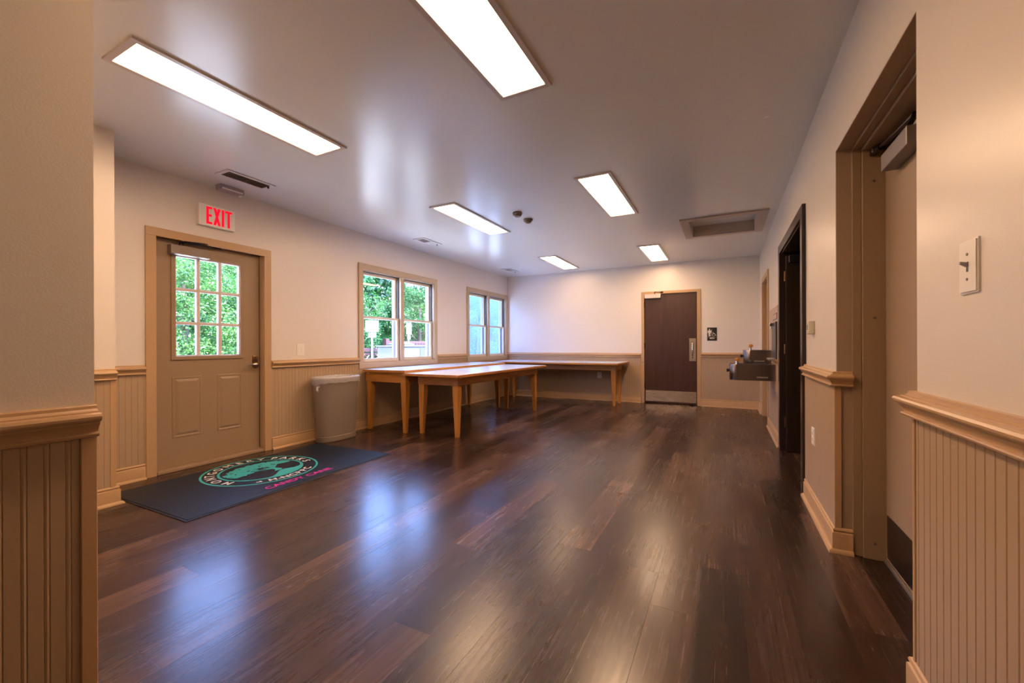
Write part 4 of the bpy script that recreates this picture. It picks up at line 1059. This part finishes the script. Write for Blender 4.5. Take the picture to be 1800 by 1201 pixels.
# parking signs
def road_sign(label, X, p0, p1, turn, wd):
    a, c = unproj(*p0, X), unproj(*p1, X); y = (a.y + c.y) / 2
    t = thing('parking_sign', label, 'sign', (X, y, -.12), 'white signs on posts outside', rotz=turn)
    zb, zt_ = c.z + .12, a.z + .12
    b = B(); bx(b, (.0, -wd / 2, zb), (.006, wd / 2, zt_), .002, 1); obj('sign_panel', b, 'roadwhite', t, local=True)
    b = B(); bx(b, (.0, -wd * .30, zb - .16), (.006, wd * .30, zb - .02), .002, 1); obj('lower_plate', b, 'roadwhite', t, local=True)
    b = B(); bx(b, (-.035, -.025, 0), (-.001, .025, zt_ - .02)); obj('sign_post', b, 'roadwhite', t, local=True)
road_sign('square white sign on a post, left panes of the nearer window', -8.75, (645, 563), (663, 584), R(-35), .36)
road_sign('narrow white sign seen edge-on, right panes of the nearer window', -8.75, (714, 567), (723, 588), R(10), .30)
# condensers on the paving
def condenser(label, X, pl_, pr, ztop, depth, grille, h):
    a, c = unproj(*pl_, X), unproj(*pr, X)
    t = thing('air_conditioner', label, 'air conditioner', (X, (a.y + c.y) / 2, -.10), 'condenser units outside')
    y0, y1 = a.y, c.y
    b = B(); bx(b, (X - depth, y0, -.10), (X, y1, ztop - .03), .03, 3); body = obj('condenser_body', b, 'acmetal', t)
    b = B(); bx(b, (X - depth - .02, y0 - .02, ztop - .03), (X + .02, y1 + .02, ztop), .01, 2); obj('top_cover', b, 'acmetal', t)
    g0, g1 = grille; gy0_, gy1_ = y0 + (y1 - y0) * g0, y0 + (y1 - y0) * g1; b = B()
    bx(b, (X, gy0_, .0), (X + .006, gy1_, ztop - .08)); gr = obj('grille', b, 'acgrille', t)
    b = B(); n = 9
    for k in range(n + 1): yy = gy0_ + (gy1_ - gy0_) * k / n; bx(b, (X + .006, yy - .006, .0), (X + .012, yy + .006, ztop - .08))
    bx(b, (X + .006, gy0_, .50), (X + .014, gy1_, .53)); obj('grille_bars', b, 'acmetal', gr)
    return t, y0, y1
t = thing('air_conditioner', 'smaller white condenser with grey grille, left panes of the nearer window', 'air conditioner', (-8.25, 8.9, -.10), 'condenser units outside')
b = B(); bx(b, (-8.5, 8.67, -.10), (-8.0, 9.12, 1.0), .03, 3); obj('condenser_body', b, 'acmetal', t)
b = B(); bx(b, (-8.52, 8.65, 1.0), (-7.98, 9.14, 1.035), .01, 2); obj('top_cover', b, 'acmetal', t)
b = B(); bx(b, (-8.44, 8.663, .0), (-8.06, 8.67, .93)); gr = obj('grille', b, 'acgrille', t)
b = B()
for k in range(8): xx = -8.43 + .05 * k; bx(b, (xx - .005, 8.655, .0), (xx + .005, 8.663, .93))
for z in (.30, .62): bx(b, (-8.44, 8.652, z), (-8.06, 8.663, z + .03))
obj('grille_bars', b, 'acmetal', gr)
t, y0, y1 = condenser('larger white condenser with side grille, right panes of the nearer window', -6.6, (708, 604), (750, 631), 1.10, .8, (.72, .96), 1)
b = B(); bx(b, (-6.6, y0 + (y1 - y0) * .30, .80), (-6.594, y0 + (y1 - y0) * .44, .84)); obj('warning_label', b, 'orange', t)
b = B(); lathe(b, [(0, 0), (.32, 0), (.32, .04), (.08, .09), (0, .09)], (-7.05, (y0 + y1) / 2, 1.10), 'Z', 24); obj('fan_cap', b, 'acmetal', t, smooth=True)
# lattice fence
X = -8.9; a, c = unproj(630, 613, X), unproj(668, 636, X)
t = thing('lattice_fence', 'maroon lattice fence low in the left panes of the nearer window', 'fence', (X, a.y, -.12))
b = B(); bx(b, (X - .04, a.y - 1.0, .93), (X + .04, c.y + .1, 1.03), .004, 1); bx(b, (X - .02, a.y - 1.0, .84), (X + .02, c.y + .1, .90)); bx(b, (X - .02, a.y - 1.0, .0), (X + .02, c.y + .1, .07)); obj('rails', b, 'fence', t)
b = B(); y = a.y - 1.8
while y < c.y + .1:
    for sg in (1, -1):
        ya, yb = (y, y + .82) if sg == 1 else (y + .82, y); za, zb = .05, .87
        # clip to the run of the fence
        pts = [(ya, za), (yb, zb)]
        lo, hi = a.y - 1.0, c.y + .1
        def cut(p, q):
            (u0, v0), (u1, v1) = p, q
            if u0 < lo: v0 = v0 + (v1 - v0) * (lo - u0) / (u1 - u0); u0 = lo
            if u0 > hi: v0 = v0 + (v1 - v0) * (hi - u0) / (u1 - u0); u0 = hi
            return u0, v0
        p, q = pts
        if max(p[0], q[0]) <= lo or min(p[0], q[0]) >= hi: continue
        p2, q2 = cut(p, q), cut(q, p)
        tube(b, [(X + .006 * sg, *p2), (X + .006 * sg, *q2)], .022, 4)
    y += .20
obj('lattice', b, 'fence', t)
b = B(); bx(b, (X - .05, a.y - 1.05, -.12), (X + .05, a.y - .95, 1.08)); bx(b, (X - .05, c.y + .05, -.12), (X + .05, c.y + .15, 1.08)); obj_split('fence_post', b, 'fence', t)
# board fence further along
X = -9.1; a, c = unproj(677, 595, X), unproj(756, 600, X)
t = thing('board_fence', 'maroon board fence behind the white condensers', 'fence', (X, a.y, -.12))
b = B(); y = a.y + .12
while y < c.y + 1.2: bx(b, (X - .015, y, -.1), (X + .015, y + .13, 1.18)); y += .14
bx(b, (X - .03, a.y + .1, 1.18), (X + .05, c.y + 1.3, 1.24)); obj('boards', b, 'fence', t)
b = B(); bx(b, (X - .06, a.y - .02, -.12), (X + .06, a.y + .11, 1.31)); obj('fence_post', b, 'fence', t)

# ================================================================== LIGHT
w = bpy.data.worlds.new('sky'); SC.world = w; w.use_nodes = True; nt = w.node_tree; nt.nodes.clear()
out = nt.nodes.new('ShaderNodeOutputWorld'); bg = nt.nodes.new('ShaderNodeBackground'); L(nt, bg.outputs[0], out.inputs[0])
tc = nt.nodes.new('ShaderNodeTexCoord'); sp = nt.nodes.new('ShaderNodeSeparateXYZ'); L(nt, tc.outputs['Generated'], sp.inputs[0])
cr = ramp(nt, sp.outputs[2], [(0, (.55, .72, 1.0)), (.20, (.26, .44, 1.0)), (.9, (.24, .42, .95))])
L(nt, cr, bg.inputs[0]); bg.inputs[1].default_value = 19.0
sd = bpy.data.lights.new('sun', 'SUN'); sd.energy = 50.0; sd.color = (1, .95, .86); sd.angle = R(1.5)
so = bpy.data.objects.new('sun', sd); COL.objects.link(so); so.rotation_euler = Vector((-.28, .12, -1.0)).to_track_quat('-Z', 'Y').to_euler()

# ================================================================== CAMERA
cd = bpy.data.cameras.new('camera'); co = bpy.data.objects.new('camera', cd); COL.objects.link(co); SC.camera = co
cd.sensor_width = 36; cd.sensor_fit = 'HORIZONTAL'; cd.lens = 731.5868 / 1800 * 36; cd.shift_x = 0; cd.shift_y = (606.8882 - 600.5) / 1800
cd.clip_start = .02; cd.clip_end = 300
y_, r_ = R(27.1147), R(-.1856)
F = Vector((-math.sin(y_), math.cos(y_), 0)); Rr = Vector((math.cos(y_), math.sin(y_), 0)); Uz = Vector((0, 0, 1))
a = Rr * math.cos(r_) + Uz * math.sin(r_); c = -Rr * math.sin(r_) + Uz * math.cos(r_)
co.matrix_world = Matrix(((a.x, c.x, -F.x, 0), (a.y, c.y, -F.y, 0), (a.z, c.z, -F.z, 1.1), (0, 0, 0, 1)))
vs = SC.view_settings; vs.view_transform = 'Standard'; vs.look = 'None'; vs.gamma = 1; vs.use_curve_mapping = False; vs.exposure = 0.0
